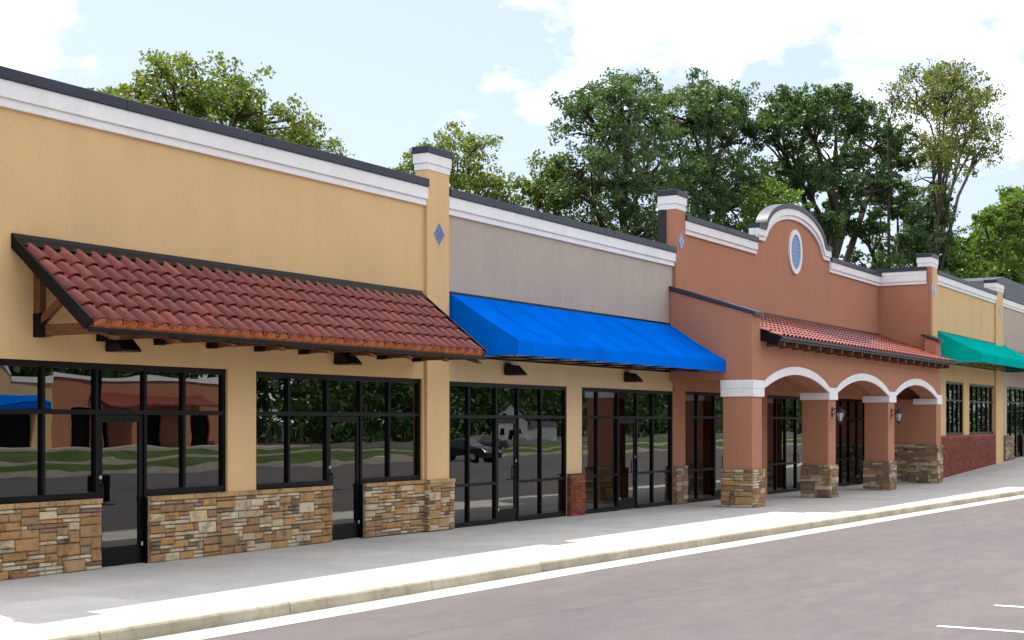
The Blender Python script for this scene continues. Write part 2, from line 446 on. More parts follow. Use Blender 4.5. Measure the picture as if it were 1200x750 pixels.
for i, (a, b) in enumerate(zip(xs, xs[1:])):
    fr = [0.0, 0.52, 1.0]
    for f0, f1 in zip(fr, fr[1:]):
        def Y(x, f): return (yk(x) + 0.155) * (1 - f) + 0.28 * f
        m = MB(); x0, x1 = a + J, b - J
        P = [(x0, Y(x0, f0) + J, 0), (x1, Y(x1, f0) + J, 0), (x1, Y(x1, f1) - J, 0), (x0, Y(x0, f1) - J, 0)]
        top = [(p[0], p[1], zg(p[0])) for p in P]; bot = [(p[0], p[1], zg(p[0]) - 0.10) for p in P]
        m.add(bot + top, [(4, 5, 6, 7), (0, 1, 5, 4), (1, 2, 6, 5), (2, 3, 7, 6), (3, 0, 4, 7)])
        m.build('slab', 'slab', side, bevel=0.006)
kerb = sheet('kerb', 'joint', [2, 10, 14, 20, 21, 33.6, 37, 51, 54, 58.5, 69, 78, 90], lambda x: yk(x) + 0.03, lambda x: yk(x) + 0.14, -0.02)
kx = [4.9 + 2.87 * i for i in range(30)]
prof = [(-0.035, -0.25), (-0.012, -0.03), (0.006, -0.008), (0.030, 0.0), (0.15, 0.0), (0.15, -0.25)]
for a, b in zip(kx, kx[1:]):
    m = MB(); n_ = len(prof); rings = []
    for x in (a + 0.008, (a + b) / 2, b - 0.008): rings.append([(x, yk(x) + p[0], zg(x) + p[1] + 0.002) for p in prof])
    vs = [v for r_ in rings for v in r_]
    fs = [tuple(range(n_)), tuple(range(2 * n_, 3 * n_))]
    for i in range(2):
        for k in range(n_): fs.append((i * n_ + k, i * n_ + (k + 1) % n_, (i + 1) * n_ + (k + 1) % n_, (i + 1) * n_ + k))
    m.add(vs, fs); m.build('kerb_stone', 'kerb', kerb)
sheet('gutter', 'gutter', [2, 10, 14, 20, 21, 33.6, 37, 51, 54, 58.5, 69, 78, 90], lambda x: yk(x) - 0.58, lambda x: yk(x) + 0.1, -0.146)
for i in range(9):
    x = 7.5 + 2.2 * i
    sheet('parking_line', 'paint', [x, x + 0.1], lambda x: -17.2, lambda x: -11.70 - 0.073 * (x - 16.3), -0.145)

# ------------------------------------------------------------------ storefronts
def storefront(par, xv, z0, zt, z1, y, door=None, mid=None, zsill=None, hand=1, fw=0.055, zb=None):
    """frame with panes between the uprights xv; door = index of the bay that is a door; the glazing starts at zsill except at the door"""
    zs = z0 if zsill is None else zsill
    f = MB(); d0, d1 = y - 0.055, y + 0.055
    bays = list(zip(xv, xv[1:]))
    for i, x in enumerate(xv):
        low = z0 if (door is not None and i in (door, door + 1)) else zs
        w = fw if 0 < i < len(xv) - 1 else fw * 1.1
        xa = x if i == 0 else (x - w if i == len(xv) - 1 else x - w / 2)
        f.box(xa, xa + w, d0, d1, low, z1)
    f.box(xv[0] + 0.001, xv[-1] - 0.001, d0 - 0.003, d1 + 0.003, z1 - 0.09, z1)
    for i, (a, b) in enumerate(bays):
        f.box(a + fw / 2, b - fw / 2, d0 + 0.002, d1 - 0.002, zt - 0.035, zt + 0.035)
        if i != door:
            f.box(a + fw / 2, b - fw / 2, d0 - 0.002, d1 + 0.002, zs, zs + 0.11)
            if mid: f.box(a + fw / 2, b - fw / 2, d0 + 0.002, d1 - 0.002, mid - 0.03, mid + 0.03)
    w = f.build('window_frame', 'black', par)
    def pane(a, b, za, zb_, p):
        box('pane', 'glass', p, a - 0.012, b + 0.012, y - 0.006, y + 0.006, za - 0.012, zb_ + 0.012)
    for i, (a, b) in enumerate(bays):
        a2, b2 = a + fw / 2, b - fw / 2
        if i == 0: a2 = a + fw * 1.1
        if i == len(bays) - 1: b2 = b - fw * 1.1
        pane(a2, b2, zt + 0.035, z1 - 0.09, w)
        if i != door:
            if mid:
                pane(a2, b2, mid + 0.03, zt - 0.035, w); pane(a2, b2, zs + 0.11, mid - 0.03, w)
            else: pane(a2, b2, zs + 0.11, zt - 0.035, w)
        else:
            q = MB(); st = 0.085; dy0, dy1 = y - 0.032, y + 0.020; g_ = 0.008
            A, B, Z0, Z1 = a2 + g_, b2 - g_, z0 + 0.02, zt - 0.045
            q.box(A, A + st, dy0, dy1, Z0, Z1); q.box(B - st, B, dy0, dy1, Z0, Z1)
            q.box(A + st, B - st, dy0, dy1, Z1 - 0.10, Z1)
            dr = q.build('door', 'black', par)
            box('kick_plate', 'black', dr, A + st, B - st, dy0 - 0.002, dy1, Z0, Z0 + 0.27)
            box('pane', 'glass', dr, A + st - 0.01, B - st + 0.01, y - 0.012, y, Z0 + 0.26, Z1 - 0.09)
            hx = A + st * 0.5 if hand > 0 else B - st * 0.5
            hx2 = hx + hand * 0.22
            h = MB()
            h.tube([(hx, dy0 - 0.06, z0 + 1.22), (hx, dy0 - 0.06, z0 + 0.92), (hx2, dy0 - 0.06, z0 + 0.92)], 0.013, 6)
            h.tube([(hx, dy0, z0 + 1.20), (hx, dy0 - 0.065, z0 + 1.20)], 0.012, 6)
            h.tube([(hx, dy0, z0 + 0.94), (hx, dy0 - 0.065, z0 + 0.94)], 0.012, 6)
            h.build('handle', 'black', dr, smooth=True)
            MB().tube([(hx, dy0 - 0.012, z0 + 1.32), (hx, dy0 + 0.005, z0 + 1.32)], 0.028, 10).build('lock', 'steel', dr)
            MB().tube([(B - st / 2 if hand > 0 else A + st / 2, dy0 - 0.02, Z0 + 0.25), (B - st / 2 if hand > 0 else A + st / 2, dy0 - 0.02, Z0 + 0.31)], 0.018, 8).build('pivot', 'steel', dr)
            box('threshold', 'steel', dr, a2, b2, y - 0.07, y + 0.05, z0 - 0.02, z0 + 0.012)
    return w

def room(par, x0, x1, z0, z1=3.35, depth=7.0, y=0.34):
    m = MB(); m.box(x0, x0 + 0.1, y, depth, z0, z1); m.box(x1 - 0.1, x1, y, depth, z0, z1); m.box(x0, x1, depth, depth + 0.1, z0, z1)
    m.build('interior_wall', 'int_wall', par)
    box('floor', 'int_floor', par, x0, x1, 0.29, depth, z0 - 0.1, z0 + 0.004)
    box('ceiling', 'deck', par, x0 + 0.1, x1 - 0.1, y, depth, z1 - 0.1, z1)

def cornice(par, x0, x1, top, y, back=0.5, b=(0.16, 0.235, 0.12), name='cornice', joints=()):
    zc_, zu, zl = top - b[0], top - b[0] - b[1], top - b[0] - b[1] - b[2]
    m = MB()
    m.box(x0, x1, y - 0.10, y - 0.001, zu, zc_); m.box(x0, x1, y - 0.06, y - 0.0012, zl, zu)
    m.build(name, 'white', par, bevel=0.006)
    js = [x0] + [j for j in joints if x0 < j < x1] + [x1]
    for a, c in zip(js, js[1:]):
        box('coping', 'coping', par, a + 0.002, c - 0.002, y - 0.135, y + back, zc_ + 0.001, top, bevel=0.012)

def pilaster_cap(par, x0, x1, y, zb, zt, depth, name='pilaster_cap', ov=0.035):
    """cap of a chimney-like pilaster: two white steps and a black top"""
    m = MB(); h = zt - zb
    m.box(x0 - ov * 0.4, x1 + ov * 0.4, y - ov * 0.4, y + depth, zb, zb + h * 0.28)
    m.box(x0 - ov, x1 + ov, y - ov, y + depth + 0.02, zb + h * 0.28, zb + h * 0.70)
    o = m.build(name, 'white', par, bevel=0.006)
    box('cap_flashing', 'coping', o, x0 - ov - 0.02, x1 + ov + 0.02, y - ov - 0.02, y + depth + 0.04, zb + h * 0.70 + 0.001, zt, bevel=0.01)
    return o

def diamond(par, cx, cz, w, h, y):
    m = MB(); m.prism([(cx - w, cz), (cx, cz - h), (cx + w, cz), (cx, cz + h)], 'y', y - 0.012, y)
    o = m.build('diamond_inset', 'tile_grout', par)
    k = 0.46
    for dx, dz in ((-0.5, 0), (0.5, 0), (0, 0.5), (0, -0.5)):
        a, b = cx + dx * w, cz + dz * h
        MB().prism([(a - w * k, b), (a, b - h * k), (a + w * k, b), (a, b + h * k)], 'y', y - 0.022, y - 0.010).build('tile', 'tile_blue', o)

# ------------------------------------------------------------------ stone facing
rng = random.Random(7)
_stones = {}
def stone_mesh(w, h, mat):
    key = (round(w, 2), round(h, 2), mat, rng.randrange(2))
    if key in _stones: return _stones[key]
    j = 0.005; t = min(0.014, h * 0.2)
    def jj(s_): return rng.uniform(-s_, s_)
    A, B, C, D_ = (j, 0, j), (w - j, 0, j), (w - j, 0, h - j), (j, 0, h - j)
    d1 = -0.030; d2 = -0.046
    f1 = [(p[0] + jj(0.003), d1 + jj(0.004), p[2] + jj(0.003)) for p in (A, B, C, D_)]
    f2 = [(A[0] + t + jj(0.004), d2 + jj(0.009), A[2] + t + jj(0.003)), (B[0] - t + jj(0.004), d2 + jj(0.009), B[2] + t + jj(0.003)),
          (C[0] - t + jj(0.004), d2 + jj(0.009), C[2] - t + jj(0.003)), (D_[0] + t + jj(0.004), d2 + jj(0.009), D_[2] - t + jj(0.003))]
    v = [A, B, C, D_] + f1 + f2
    fs = [(i, (i + 1) % 4, 4 + (i + 1) % 4, 4 + i) for i in range(4)] + [(4 + i, 4 + (i + 1) % 4, 8 + (i + 1) % 4, 8 + i) for i in range(4)] + [(8, 9, 10), (8, 10, 11)]
    m = MB(); m.add(v, fs); me = m.mesh('stone', mat, fix=False); _stones[key] = me; return me
def stone_layout(W, Hh, cw=0.105, ch=0.060):
    nx = max(1, round(W / cw)); nz = max(1, round(Hh / ch)); cw = W / nx; ch = Hh / nz
    used = [[False] * nx for _ in range(nz)]; outp = []
    for k in range(nz):
        for i in range(nx):
            if used[k][i]: continue
            w, h = rng.choice([(2, 1), (3, 1), (1, 1), (2, 1), (3, 2), (2, 2), (3, 2), (4, 2), (3, 2), (3, 1), (4, 2), (3, 1), (2, 1), (2, 1), (3, 2), (4, 1), (2, 1), (4, 3)])
            while i + w > nx or any(used[k][q] for q in range(i, min(i + w, nx))): w -= 1
            if nx - (i + w) == 1 and not used[k][nx - 1] and w < 4: w += 1
            while k + h > nz or any(used[r][q] for r in range(k, min(k + h, nz)) for q in range(i, i + w)): h -= 1
            for r in range(k, k + h):
                for q in range(i, i + w): used[r][q] = True
            outp.append((i * cw, k * ch, w * cw, h * ch, w * h, h))
    return outp
def stone_kind(area, h):
    if h == 1: return rng.choice(['st_cream', 'st_cream', 'st_cream', 'st_brown', 'st_tan'])
    if area >= 6: return rng.choice(['st_tan', 'st_tan', 'st_tan', 'st_tan', 'st_cream'])
    return rng.choice(['st_tan', 'st_tan', 'st_tan', 'st_brown', 'st_cream', 'st_cream'])
def stone_face(par, x0, x1, z0, z1, y, caps=True):
    """single stones on a wall face that looks towards -y"""
    cap = 0.075 if caps else 0
    for (u, v, w, h, ar, hn) in stone_layout(x1 - x0, z1 - z0 - cap):
        o = link('stone', stone_mesh(w, h, stone_kind(ar, hn)), par, (x0 + u, y, z0 + v))
    if caps:
        x = x0
        while x < x1 - 0.01:
            w = min(rng.uniform(0.38, 0.58), x1 - x)
            if x1 - x - w < 0.2: w = x1 - x
            o = MB().box(x + 0.004, x + w - 0.004, y - 0.062, y, z1 - 0.07, z1).build('cap_stone', 'st_captan', par, bevel=0.008)
            x += w
M['st_captan'] = stone_mat('stone_cap', [(0.44, 0.27, 0.12), (0.48, 0.30, 0.14), (0.40, 0.25, 0.12)])
def stone_face_x(par, xf, y0, y1, z0, z1, side_=-1):
    """single stones on a face that looks towards -x (side_=-1)"""
    for (u, v, w, h, ar, hn) in stone_layout(y1 - y0, z1 - z0):
        o = link('stone', stone_mesh(w, h, stone_kind(ar, hn)), par, (xf, y1 - u, z0 + v))
        o.rotation_euler = (0, 0, R(-90))
def stones_joined(name, par, faces, mat='st_mixed', cw=0.11, ch=0.06):
    """the same facing as one joined part; faces = list of (kind, fixed, a0, a1, z0, z1)"""
    m = MB()
    for kind, fx, a0, a1, z0, z1 in faces:
        for (u, v, w, h, ar, hn) in stone_layout(a1 - a0, z1 - z0, cw, ch):
            j = 0.006; p = rng.uniform(0.028, 0.05)
            if kind == 'y': m.box(a0 + u + j, a0 + u + w - j, fx - p, fx, z0 + v + j, z0 + v + h - j)
            else: m.box(fx - p, fx, a0 + u + j, a0 + u + w - j, z0 + v + j, z0 + v + h - j)
    return tag(m.build(name, mat, par, fix=False), kind='stuff')

# ------------------------------------------------------------------ yellow shop
ZB = -0.6
ys = thing('shop_building', 'yellow stucco shop with stone base under the large red tile canopy', 'building', (18, 0, 0))
ys.location = (0, 0, 0)
YX0, YX1 = 13.08, 23.67
openA = (13.37, 17.95, 1.0, 2.98); doorA = (15.20, 16.15, ZB, 1.001)
openB = (18.65, 23.61, 0.985, 2.97); doorB = (20.68, 21.64, ZB, 0.986)
MB().wall(YX0, YX1, ZB, 6.5, 0, 0.30, [openA, doorA, openB, doorB]).build('wall', 'yellow', ys)
cornice(ys, YX0, YX1, 6.87, 0.0, 0.45, joints=(15.6, 18.65, 21.7))
MB().box(YX0, 24.5, 0.3, 9, 6.0, 6.15).build('roof', 'roofing', ys)
m = MB(); m.box(YX0 - 0.8, YX0 - 0.5, 0.3, 9, ZB, 6.6); m.box(YX0 - 0.5, 24.4, 8.8, 9, ZB, 6.6); m.build('rear_wall', 'yellow', ys)
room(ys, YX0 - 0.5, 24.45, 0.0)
xv1 = [13.37, 14.19, 15.18, 16.16, 17.0, 17.95]
storefront(ys, xv1, 0.0, 2.27, 2.98, 0.10, door=2, zsill=1.0, hand=1)
xv2 = [18.65, 19.57, 20.65, 21.66, 22.56, 23.61]
storefront(ys, xv2, 0.0, 2.27, 2.97, 0.10, door=2, zsill=0.985, hand=1)
sb = MB(); sb.box(YX0, 15.12, -0.012, -0.001, ZB, 0.96); sb.box(16.23, 20.60, -0.012, -0.001, ZB, 0.945); sb.box(21.72, YX1, -0.012, -0.001, ZB, 0.945)
sb = sb.build('stone_base', 'mortar', ys)
stone_face(sb, YX0, 15.185, 0.0, 1.02, -0.012); stone_face(sb, 16.16, 20.665, 0.0, 1.0, -0.012); stone_face(sb, 21.65, YX1 - 0.02, 0.0, 1.0, -0.012)
box('door_jamb', 'black', ys, 16.128, 16.149, -0.009, 0.30, 0.0, 0.998); box('door_jamb', 'black', ys, 21.618, 21.639, -0.009, 0.30, 0.0, 0.985)
# sills: the cap stones run back to the frame
m = MB(); m.box(YX0, 15.13, -0.005, 0.06, 0.96, 1.003); m.box(16.22, 17.95, -0.005, 0.06, 0.96, 1.003); m.box(18.65, 20.62, -0.005, 0.06, 0.95, 0.988); m.box(21.70, 23.61, -0.005, 0.06, 0.95, 0.988)
m.build('sill', 'st_captan', ys)
for (a, b, tp) in ((12.22, 13.08, 7.5), (23.67, 24.47, 7.5)):
    p = box('pilaster', 'yellow', ys, a, b, -0.075, 0.21, ZB, 7.08, bevel=0.008)
    pilaster_cap(p, a, b, -0.075, 7.06, 7.52, 0.30)
    diamond(p, (a + b) / 2 + 0.01, 5.84, 0.185, 0.215, -0.076)
    q = box('pilaster_base', 'mortar', p, a - 0.03, b + 0.03, -0.13, 0.2, ZB, 0.96)
    if a > 20:
        for (u, v, w, h, ar, hn) in stone_layout(b - a + 0.10, 0.93):
            link('stone', stone_mesh(w, h, stone_kind(ar, hn)), p, (a - 0.05 + u, -0.13, 0.0 + v))
        for (u, v, w, h, ar, hn) in stone_layout(0.13, 0.93):
            o = link('stone', stone_mesh(w, h, stone_kind(ar, hn)), p, (a - 0.03, -0.04 - u, v)); o.rotation_euler = (0, 0, R(-90))
        box('cap_stone', 'st_captan', p, a - 0.06, b + 0.06, -0.19, -0.001, 0.93, 1.0, bevel=0.008)
    else:
        stones_joined('stone_facing', p, [('y', -0.13, a - 0.03, b + 0.05, 0.0, 1.0)])

# ------------------------------------------------------------------ red tile canopy on the yellow shop
CX0, CX1, CP, CT, CE = 13.62, 23.52, 1.42, 4.56, 3.44
tc_ = thing('tile_canopy', 'large red clay tile canopy on timber brackets on the yellow wall', 'canopy')
sl = math.hypot(CP, CT - CE); dyn, dzn = -CP / sl, (CE - CT) / sl
nrm = Vector((0, -dzn * -1, 0));  nrm = Vector((0, dzn, -dyn)).normalized()      # outward normal of the roof plane
def roof_pt(x, s_, off=0.0): return Vector((x, dyn * s_, CT + dzn * s_)) + nrm * off
m = MB()
def slab_roof(m, x0, x1, s0, s1, o0, o1):
    P = [roof_pt(x, s_, o) for o in (o0, o1) for x, s_ in ((x0, s0), (x1, s0), (x1, s1), (x0, s1))]
    m.add(P, [(0, 1, 2, 3), (4, 7, 6, 5), (0, 4, 5, 1), (1, 5, 6, 2), (2, 6, 7, 3), (3, 7, 4, 0)])
slab_roof(m, CX0 + 0.02, CX1 - 0.02, 0.02, sl - 0.02, -0.05, -0.005)
m.build('roof_deck', 'wood', tc_)
def s_tile(W, L, h=0.082, th=0.016, n=12):
    """roll-and-pan tile: x across, y down the slope, z out of the roof"""
    def zf(t):
        return h * math.sqrt(max(0.0, 1 - ((t - 0.40) / 0.345) ** 2)) ** 0.9 + 0.012 * max(0.0, (abs(t - 0.40) - 0.38) / 0.22)
    vs = []; fs = []
    for yy, lift in ((0.0, 0.002), (L, 0.042)):
        for lay in (0, 1):
            for i in range(n + 1):
                t = i / n; vs.append((t * W, yy, zf(t) + lift - (0 if lay == 0 else th)))
    k = n + 1
    for i in range(n):
        fs.append((i, 2 * k + i, 2 * k + i + 1, i + 1))
        fs.append((2 * k + i, 3 * k + i, 3 * k + i + 1, 2 * k + i + 1))
    fs.append((0, k, 3 * k, 2 * k)); fs.append((n, 2 * k + n, 3 * k + n, k + n))
    return vs, fs
NC = 34; TW = (CX1 - CX0 - 0.10) / NC; NR = 5; TL = (sl - 0.10) / NR
vs, fs = s_tile(TW * 1.02, TL + 0.05)
mt = MB(); mt.add(vs, fs); tme = mt.mesh('roof_tile', 'tile', smooth=False, fix=True)
for p_ in tme.polygons: p_.use_smooth = abs(p_.normal.y) < 0.8
rx = math.atan2(dzn, -dyn)
from mathutils import Matrix
for r_ in range(NR):
    for c_ in range(NC):
        o = link('roof_tile', tme, tc_)
        P = roof_pt(CX0 + 0.05 + c_ * TW, 0.10 + r_ * TL, 0.0)
        Mx = Matrix(((1, 0, 0), (0, dyn, nrm.y), (0, dzn, nrm.z))).to_4x4(); Mx.translation = P + nrm * rng.uniform(0, 0.005)
        Mx = Mx @ Matrix.Rotation(R(rng.uniform(-0.7, 0.7)), 4, 'Z') @ Matrix.Rotation(R(rng.uniform(-0.5, 0.5)), 4, 'X')
        # x right, y down-slope, z normal is left-handed: mirror through x
        o.matrix_local = Mx
# eave closure under the tile ends: orange mortar
m = MB()
n_ = 8 * NC
A = []; B = []
for i in range(n_ + 1):
    x = CX0 + 0.05 + i * TW / 8; t = (i / 8) % 1.0
    zt_ = 0.075 * math.sqrt(max(0.0, 1 - ((t - 0.40) / 0.36) ** 2)) + 0.022 + rng.uniform(-0.008, 0.008)
    A.append(roof_pt(x, sl + 0.06, -0.05)); B.append(roof_pt(x, sl + 0.045 + rng.uniform(-0.012, 0.012), zt_))
vs = A + B + [a + Vector((0, 0.05, 0)) for a in A] + [b + Vector((0, 0.05, 0)) for b in B]; k = n_ + 1
m.add(vs, [f_ for i in range(n_) for f_ in ((i, i + 1, k + i + 1, k + i), (k + i, k + i + 1, 3 * k + i + 1, 3 * k + i), (2 * k + i + 1, 2 * k + i, 3 * k + i, 3 * k + i + 1))])
m.build('eave_closure', 'eave', tc_)
yE, zE = dyn * sl, CT + dzn * sl
box('fascia', 'black', tc_, CX0 - 0.02, CX1 + 0.02, yE - 0.065, yE - 0.005, zE - 0.135, zE - 0.072, bevel=0.006)
# ridge flashing against the wall
m = MB(); m.prism([(-0.002, CT - 0.02), (-0.16, CT - 0.075), (-0.18, CT - 0.045), (-0.06, CT + 0.06), (-0.045, CT + 0.12), (-0.002, CT + 0.12)], 'x', CX0 - 0.04, CX1 + 0.03)
m.build('ridge_flashing', 'black', tc_)
# rake boards at both ends
for xx in (CX0 - 0.045, CX1 + 0.0):
    m = MB(); 
    P = [roof_pt(xx, -0.05, 0.085), roof_pt(xx, sl + 0.04, 0.085), roof_pt(xx, sl + 0.04, -0.10), roof_pt(xx, -0.05, -0.14)]
    P = [Vector((p.x, min(p.y, -0.004), p.z)) for p in P]
    m.add(P + [p + Vector((0.045, 0, 0)) for p in P], [(0, 1, 2, 3), (7, 6, 5, 4), (0, 4, 5, 1), (1, 5, 6, 2), (2, 6, 7, 3), (3, 7, 4, 0)])
    m.build('rake_board', 'black', tc_)
nb = 9
for i in range(nb):
    x = CX0 + 0.40 + i * (CX1 - CX0 - 0.62) / (nb - 1)
    zt_ = 3.385
    b_ = MB(); b_.beam((x, -0.01, zt_), (x, -1.36, zt_), 0.115, 0.15); o = b_.build('tie_beam', 'wood', tc_, bevel=0.008)
    b_ = MB(); b_.box(x - 0.06, x + 0.06, -0.125, -0.004, 3.30, 4.30); b_.build('wall_post', 'wood', tc_, bevel=0.008)
    b_ = MB(); b_.beam((x, -0.10, 3.50), (x, -0.72, 3.95), 0.085, 0.095); b_.build('brace', 'wood', tc_)
    b_ = MB(); b_.beam(roof_pt(x, 0.05, -0.12), roof_pt(x, sl - 0.1, -0.12), 0.085, 0.13); b_.build('rafter', 'wood', tc_)
    b_ = MB(); b_.prism([(-1.22, 3.30), (-1.50, 3.22), (-1.53, 3.25), (-1.40, 3.31), (-1.30, 3.36), (-1.22, 3.36)], 'x', x - 0.05, x + 0.05); b_.build('rafter_tail', 'wood', tc_)
    b_ = MB(); b_.box(x - 0.063, x + 0.063, -0.24, -0.003, 3.30, 3.47); b_.box(x - 0.0635, x + 0.0635, -0.13, -0.002, 3.29, 3.62); b_.build('bracket_plate', 'black', tc_)

# ------------------------------------------------------------------ wall floodlights
def floodlight(x, y, z, label):
    t = thing('wall_floodlight', label, 'light', (x, y, z), 'floodlights over the shop windows')
    m = MB(); m.prism([(0, 0.20), (-0.16, 0.20), (-0.36, 0.0), (-0.34, -0.02), (0, -0.02)], 'x', -0.19, 0.19)
    h = m.build('housing', 'blacklamp', t, bevel=0.008)
    box('lens', 'lens', t, -0.15, 0.15, -0.31, -0.03, -0.026, -0.018)
    box('mounting_plate', 'blacklamp', t, -0.10, 0.10, -0.005, 0.0, 0.0, 0.24)
    return t
floodlight(15.48, -0.003, 3.17, 'black wall floodlight over the glass door nearest the left edge')
floodlight(20.95, -0.003, 3.17, 'black wall floodlight under the right half of the red tile canopy')
floodlight(26.95, -0.003, 3.15, 'black wall floodlight under the left half of the blue awning')
floodlight(32.85, -0.003, 3.15, 'black wall floodlight under the right half of the blue awning')

# ------------------------------------------------------------------ grey shop
gs = thing('shop_building', 'grey stucco shop with full height glazing behind the blue awning', 'building')
GX0, GX1 = 24.47, 35.70
o1 = (24.62, 29.66, ZB, 2.95); o2 = (30.42, 35.70, ZB, 2.95)
MB().wall(GX0, GX1, 4.0, 6.45, 0.02, 0.30).build('upper_wall', 'grey', gs)
MB().wall(GX0, GX1, ZB, 4.0, 0.022, 0.30, [o1, o2]).build('lower_wall', 'cream', gs)
cornice(gs, GX0, GX1 - 0.02, 6.80, 0.02, 0.45, joints=(28.2, 31.9))
MB().box(24.5, 35.8, 0.3, 9, 5.9, 6.05).build('roof', 'roofing', gs)
box('rear_wall', 'grey', gs, 24.5, 35.8, 8.8, 9, ZB, 6.4)
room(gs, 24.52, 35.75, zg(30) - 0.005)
storefront(gs, [24.62, 25.40, 26.50, 27.44, 28.48, 29.66], zg(27), 2.24, 2.95, 0.09, door=2, mid=0.83, hand=-1)
storefront(gs, [30.42, 31.28, 32.41, 33.50, 34.49, 35.70], zg(33), 2.24, 2.95, 0.09, door=2, mid=0.83, hand=-1)
# brick pier base
bp = box('brick_pier', 'mortar', gs, 29.70, 30.38, -0.06, 0.02, ZB, 0.895)
m = MB()
for c_ in range(12):
    zb_ = zg(30) + c_ * 0.0755; off = 0 if c_ % 2 else 0.10
    x = 29.68 - off
    while x < 30.40:
        a, b = max(x, 29.68), min(x + 0.195, 30.40)
        if b - a > 0.03: m.box(a, b, -0.085 - rng.uniform(0, 0.004), -0.055, zb_ + 0.006, zb_ + 0.07)
        x += 0.205
    # side
    for k in range(1): m.box(29.660, 29.699, -0.083, 0.02, zb_ + 0.006, zb_ + 0.07)
m.box(29.655, 30.42, -0.10, 0.02, 0.90, 0.925)
tag(m.build('brick_facing', 'brick', bp, fix=False), kind='stuff')

def awning(name, label, x0, x1, y, top, fold, bottom, proj_, mat, nb):
    t = thing(name, label, 'awning')
    nx = 40; m = MB()
    # fabric: one sheet with thickness, slope, rounded fold, valance
    pf = [(0.0, top), (-proj_ * 0.5, (top + fold) / 2 - 0.015), (-proj_ + 0.05, fold + 0.035), (-proj_ + 0.012, fold - 0.0), (-proj_, fold - 0.05), (-proj_, bottom)]
    vs = []
    for i in range(nx + 1):
        x = x0 + (x1 - x0) * i / nx; ph = abs(math.sin(math.pi * i * nb / nx))
        for j, (yy, zz) in enumerate(pf):
            sag = 0.032 * ph if j == 1 else (0.006 * ph if j in (2,) else 0)
            vs.append((x, y + yy - (0.0), zz - sag))
    k = len(pf)
    m.add(vs, [(i * k + j, i * k + j + 1, (i + 1) * k + j + 1, (i + 1) * k + j) for i in range(nx) for j in range(k - 1)])
    o = m.build('canopy_fabric', mat, t, smooth=False, fix=False)
    so = o.modifiers.new('thickness', 'SOLIDIFY'); so.thickness = 0.006; so.offset = 0
    sd = 1 if proj_ > 0 else -1
    for i in range(1, nb):
        xx = x0 + (x1 - x0) * i / nb; q = MB()
        up = [(a - 0.006 * sd, b + 0.006) for a, b in pf]
        q.add([(xx - 0.014, y + a, b) for a, b in up] + [(xx + 0.014, y + a, b) for a, b in up], [(j, j + 1, len(pf) + j + 1, len(pf) + j) for j in range(len(pf) - 1)])
        q.build('seam', mat, o, fix=False)
    for xx in (x0 + 0.004, x1 - 0.004):
        m = MB(); m.add([(xx, y + a, b) for a, b in pf] + [(xx, y - 0.005, bottom)], [tuple(range(len(pf) + 1))])
        q = m.build('side_panel', mat, t, fix=False); so = q.modifiers.new('thickness', 'SOLIDIFY'); so.thickness = 0.006
    fr = MB()
    fr.tube([(x0 + 0.02, y - proj_ + 0.025, bottom + 0.02), (x1 - 0.02, y - proj_ + 0.025, bottom + 0.02)], 0.017, 6)
    fr.tube([(x0 + 0.02, y - 0.03, bottom + 0.02), (x1 - 0.02, y - 0.03, bottom + 0.02)], 0.017, 6)
    fr.tube([(x0 + 0.02, y - proj_ * 0.5, bottom + 0.02), (x1 - 0.02, y - proj_ * 0.5, bottom + 0.02)], 0.014, 6)
    fr.build('frame_rail', 'black', t)
    for i in range(nb + 1):
        x = x0 + 0.03 + (x1 - x0 - 0.06) * i / nb
        f_ = MB(); f_.tube([(x, y - 0.02, bottom + 0.02), (x, y - proj_ + 0.02, bottom + 0.02), (x, y - proj_ + 0.03, fold - 0.03), (x, y - 0.03, top - 0.05)], 0.016, 6)
        f_.tube([(x, y - proj_ * 0.5, bottom + 0.02), (x, y - proj_ * 0.5, (top + fold) / 2 - 0.06)], 0.012, 6)
        f_.tube([(x, y - proj_ + 0.05, bottom + 0.03), (x, y - proj_ * 0.5, (top + fold) / 2 - 0.06)], 0.010, 6)
        f_.build('frame_rib', 'black', t)
    box('top_rail', 'black', t, x0 - 0.01, x1 + 0.01, y - 0.03, y - 0.001, top, top + 0.035)
    return t
awning('fabric_awning', 'bright blue fabric awning across the grey shop', 24.60, 35.60, 0.018, 4.72, 3.73, 3.44, 1.60, 'blue', 9)

# ------------------------------------------------------------------ terracotta shop with arcade
ts = thing('shop_building', 'terracotta stucco shop with three white trimmed arches and a curved gable', 'building')
TX0, TX1 = 35.70, 55.15
oa = (36.50, 41.60, ZB, 2.97); ob = (42.88, 48.20, ZB, 2.97); oc = (49.7, 54.6, ZB, 2.97)
MB().wall(TX0, TX1, ZB, 7.30, 0.0, 0.30, [oa, ob, oc]).build('wall', 'terra', ts)
# curved gable
PX0, PX1 = 41.85, 48.95
def ped_top(x):
    u = (x - 45.4) / 2.95
    if abs(u) >= 1: return 8.18
    return 8.18 + 0.98 * math.sqrt(max(0, 1 - u * u)) ** 1.15
xs_ = [PX0, PX0 + 0.25] + [45.4 - 2.95 * math.cos(math.pi * i / 40) for i in range(41)] + [PX1 - 0.25, PX1]
xs_ = sorted(set(round(x, 4) for x in xs_))
topc = [(x, ped_top(x)) for x in xs_]
def inset(path, d):
    out_ = []
    for i, p in enumerate(path):
        a = path[max(i - 1, 0)]; b = path[min(i + 1, len(path) - 1)]
        dx, dz = b[0] - a[0], b[1] - a[1]; L = math.hypot(dx, dz)
        out_.append((p[0] + dz / L * d, p[1] - dx / L * d))
    out_[0] = (path[0][0], path[0][1] - d); out_[-1] = (path[-1][0], path[-1][1] - d)
    return out_
c1 = inset(topc, 0.15); c2 = inset(topc, 0.36); c3 = inset(topc, 0.49)
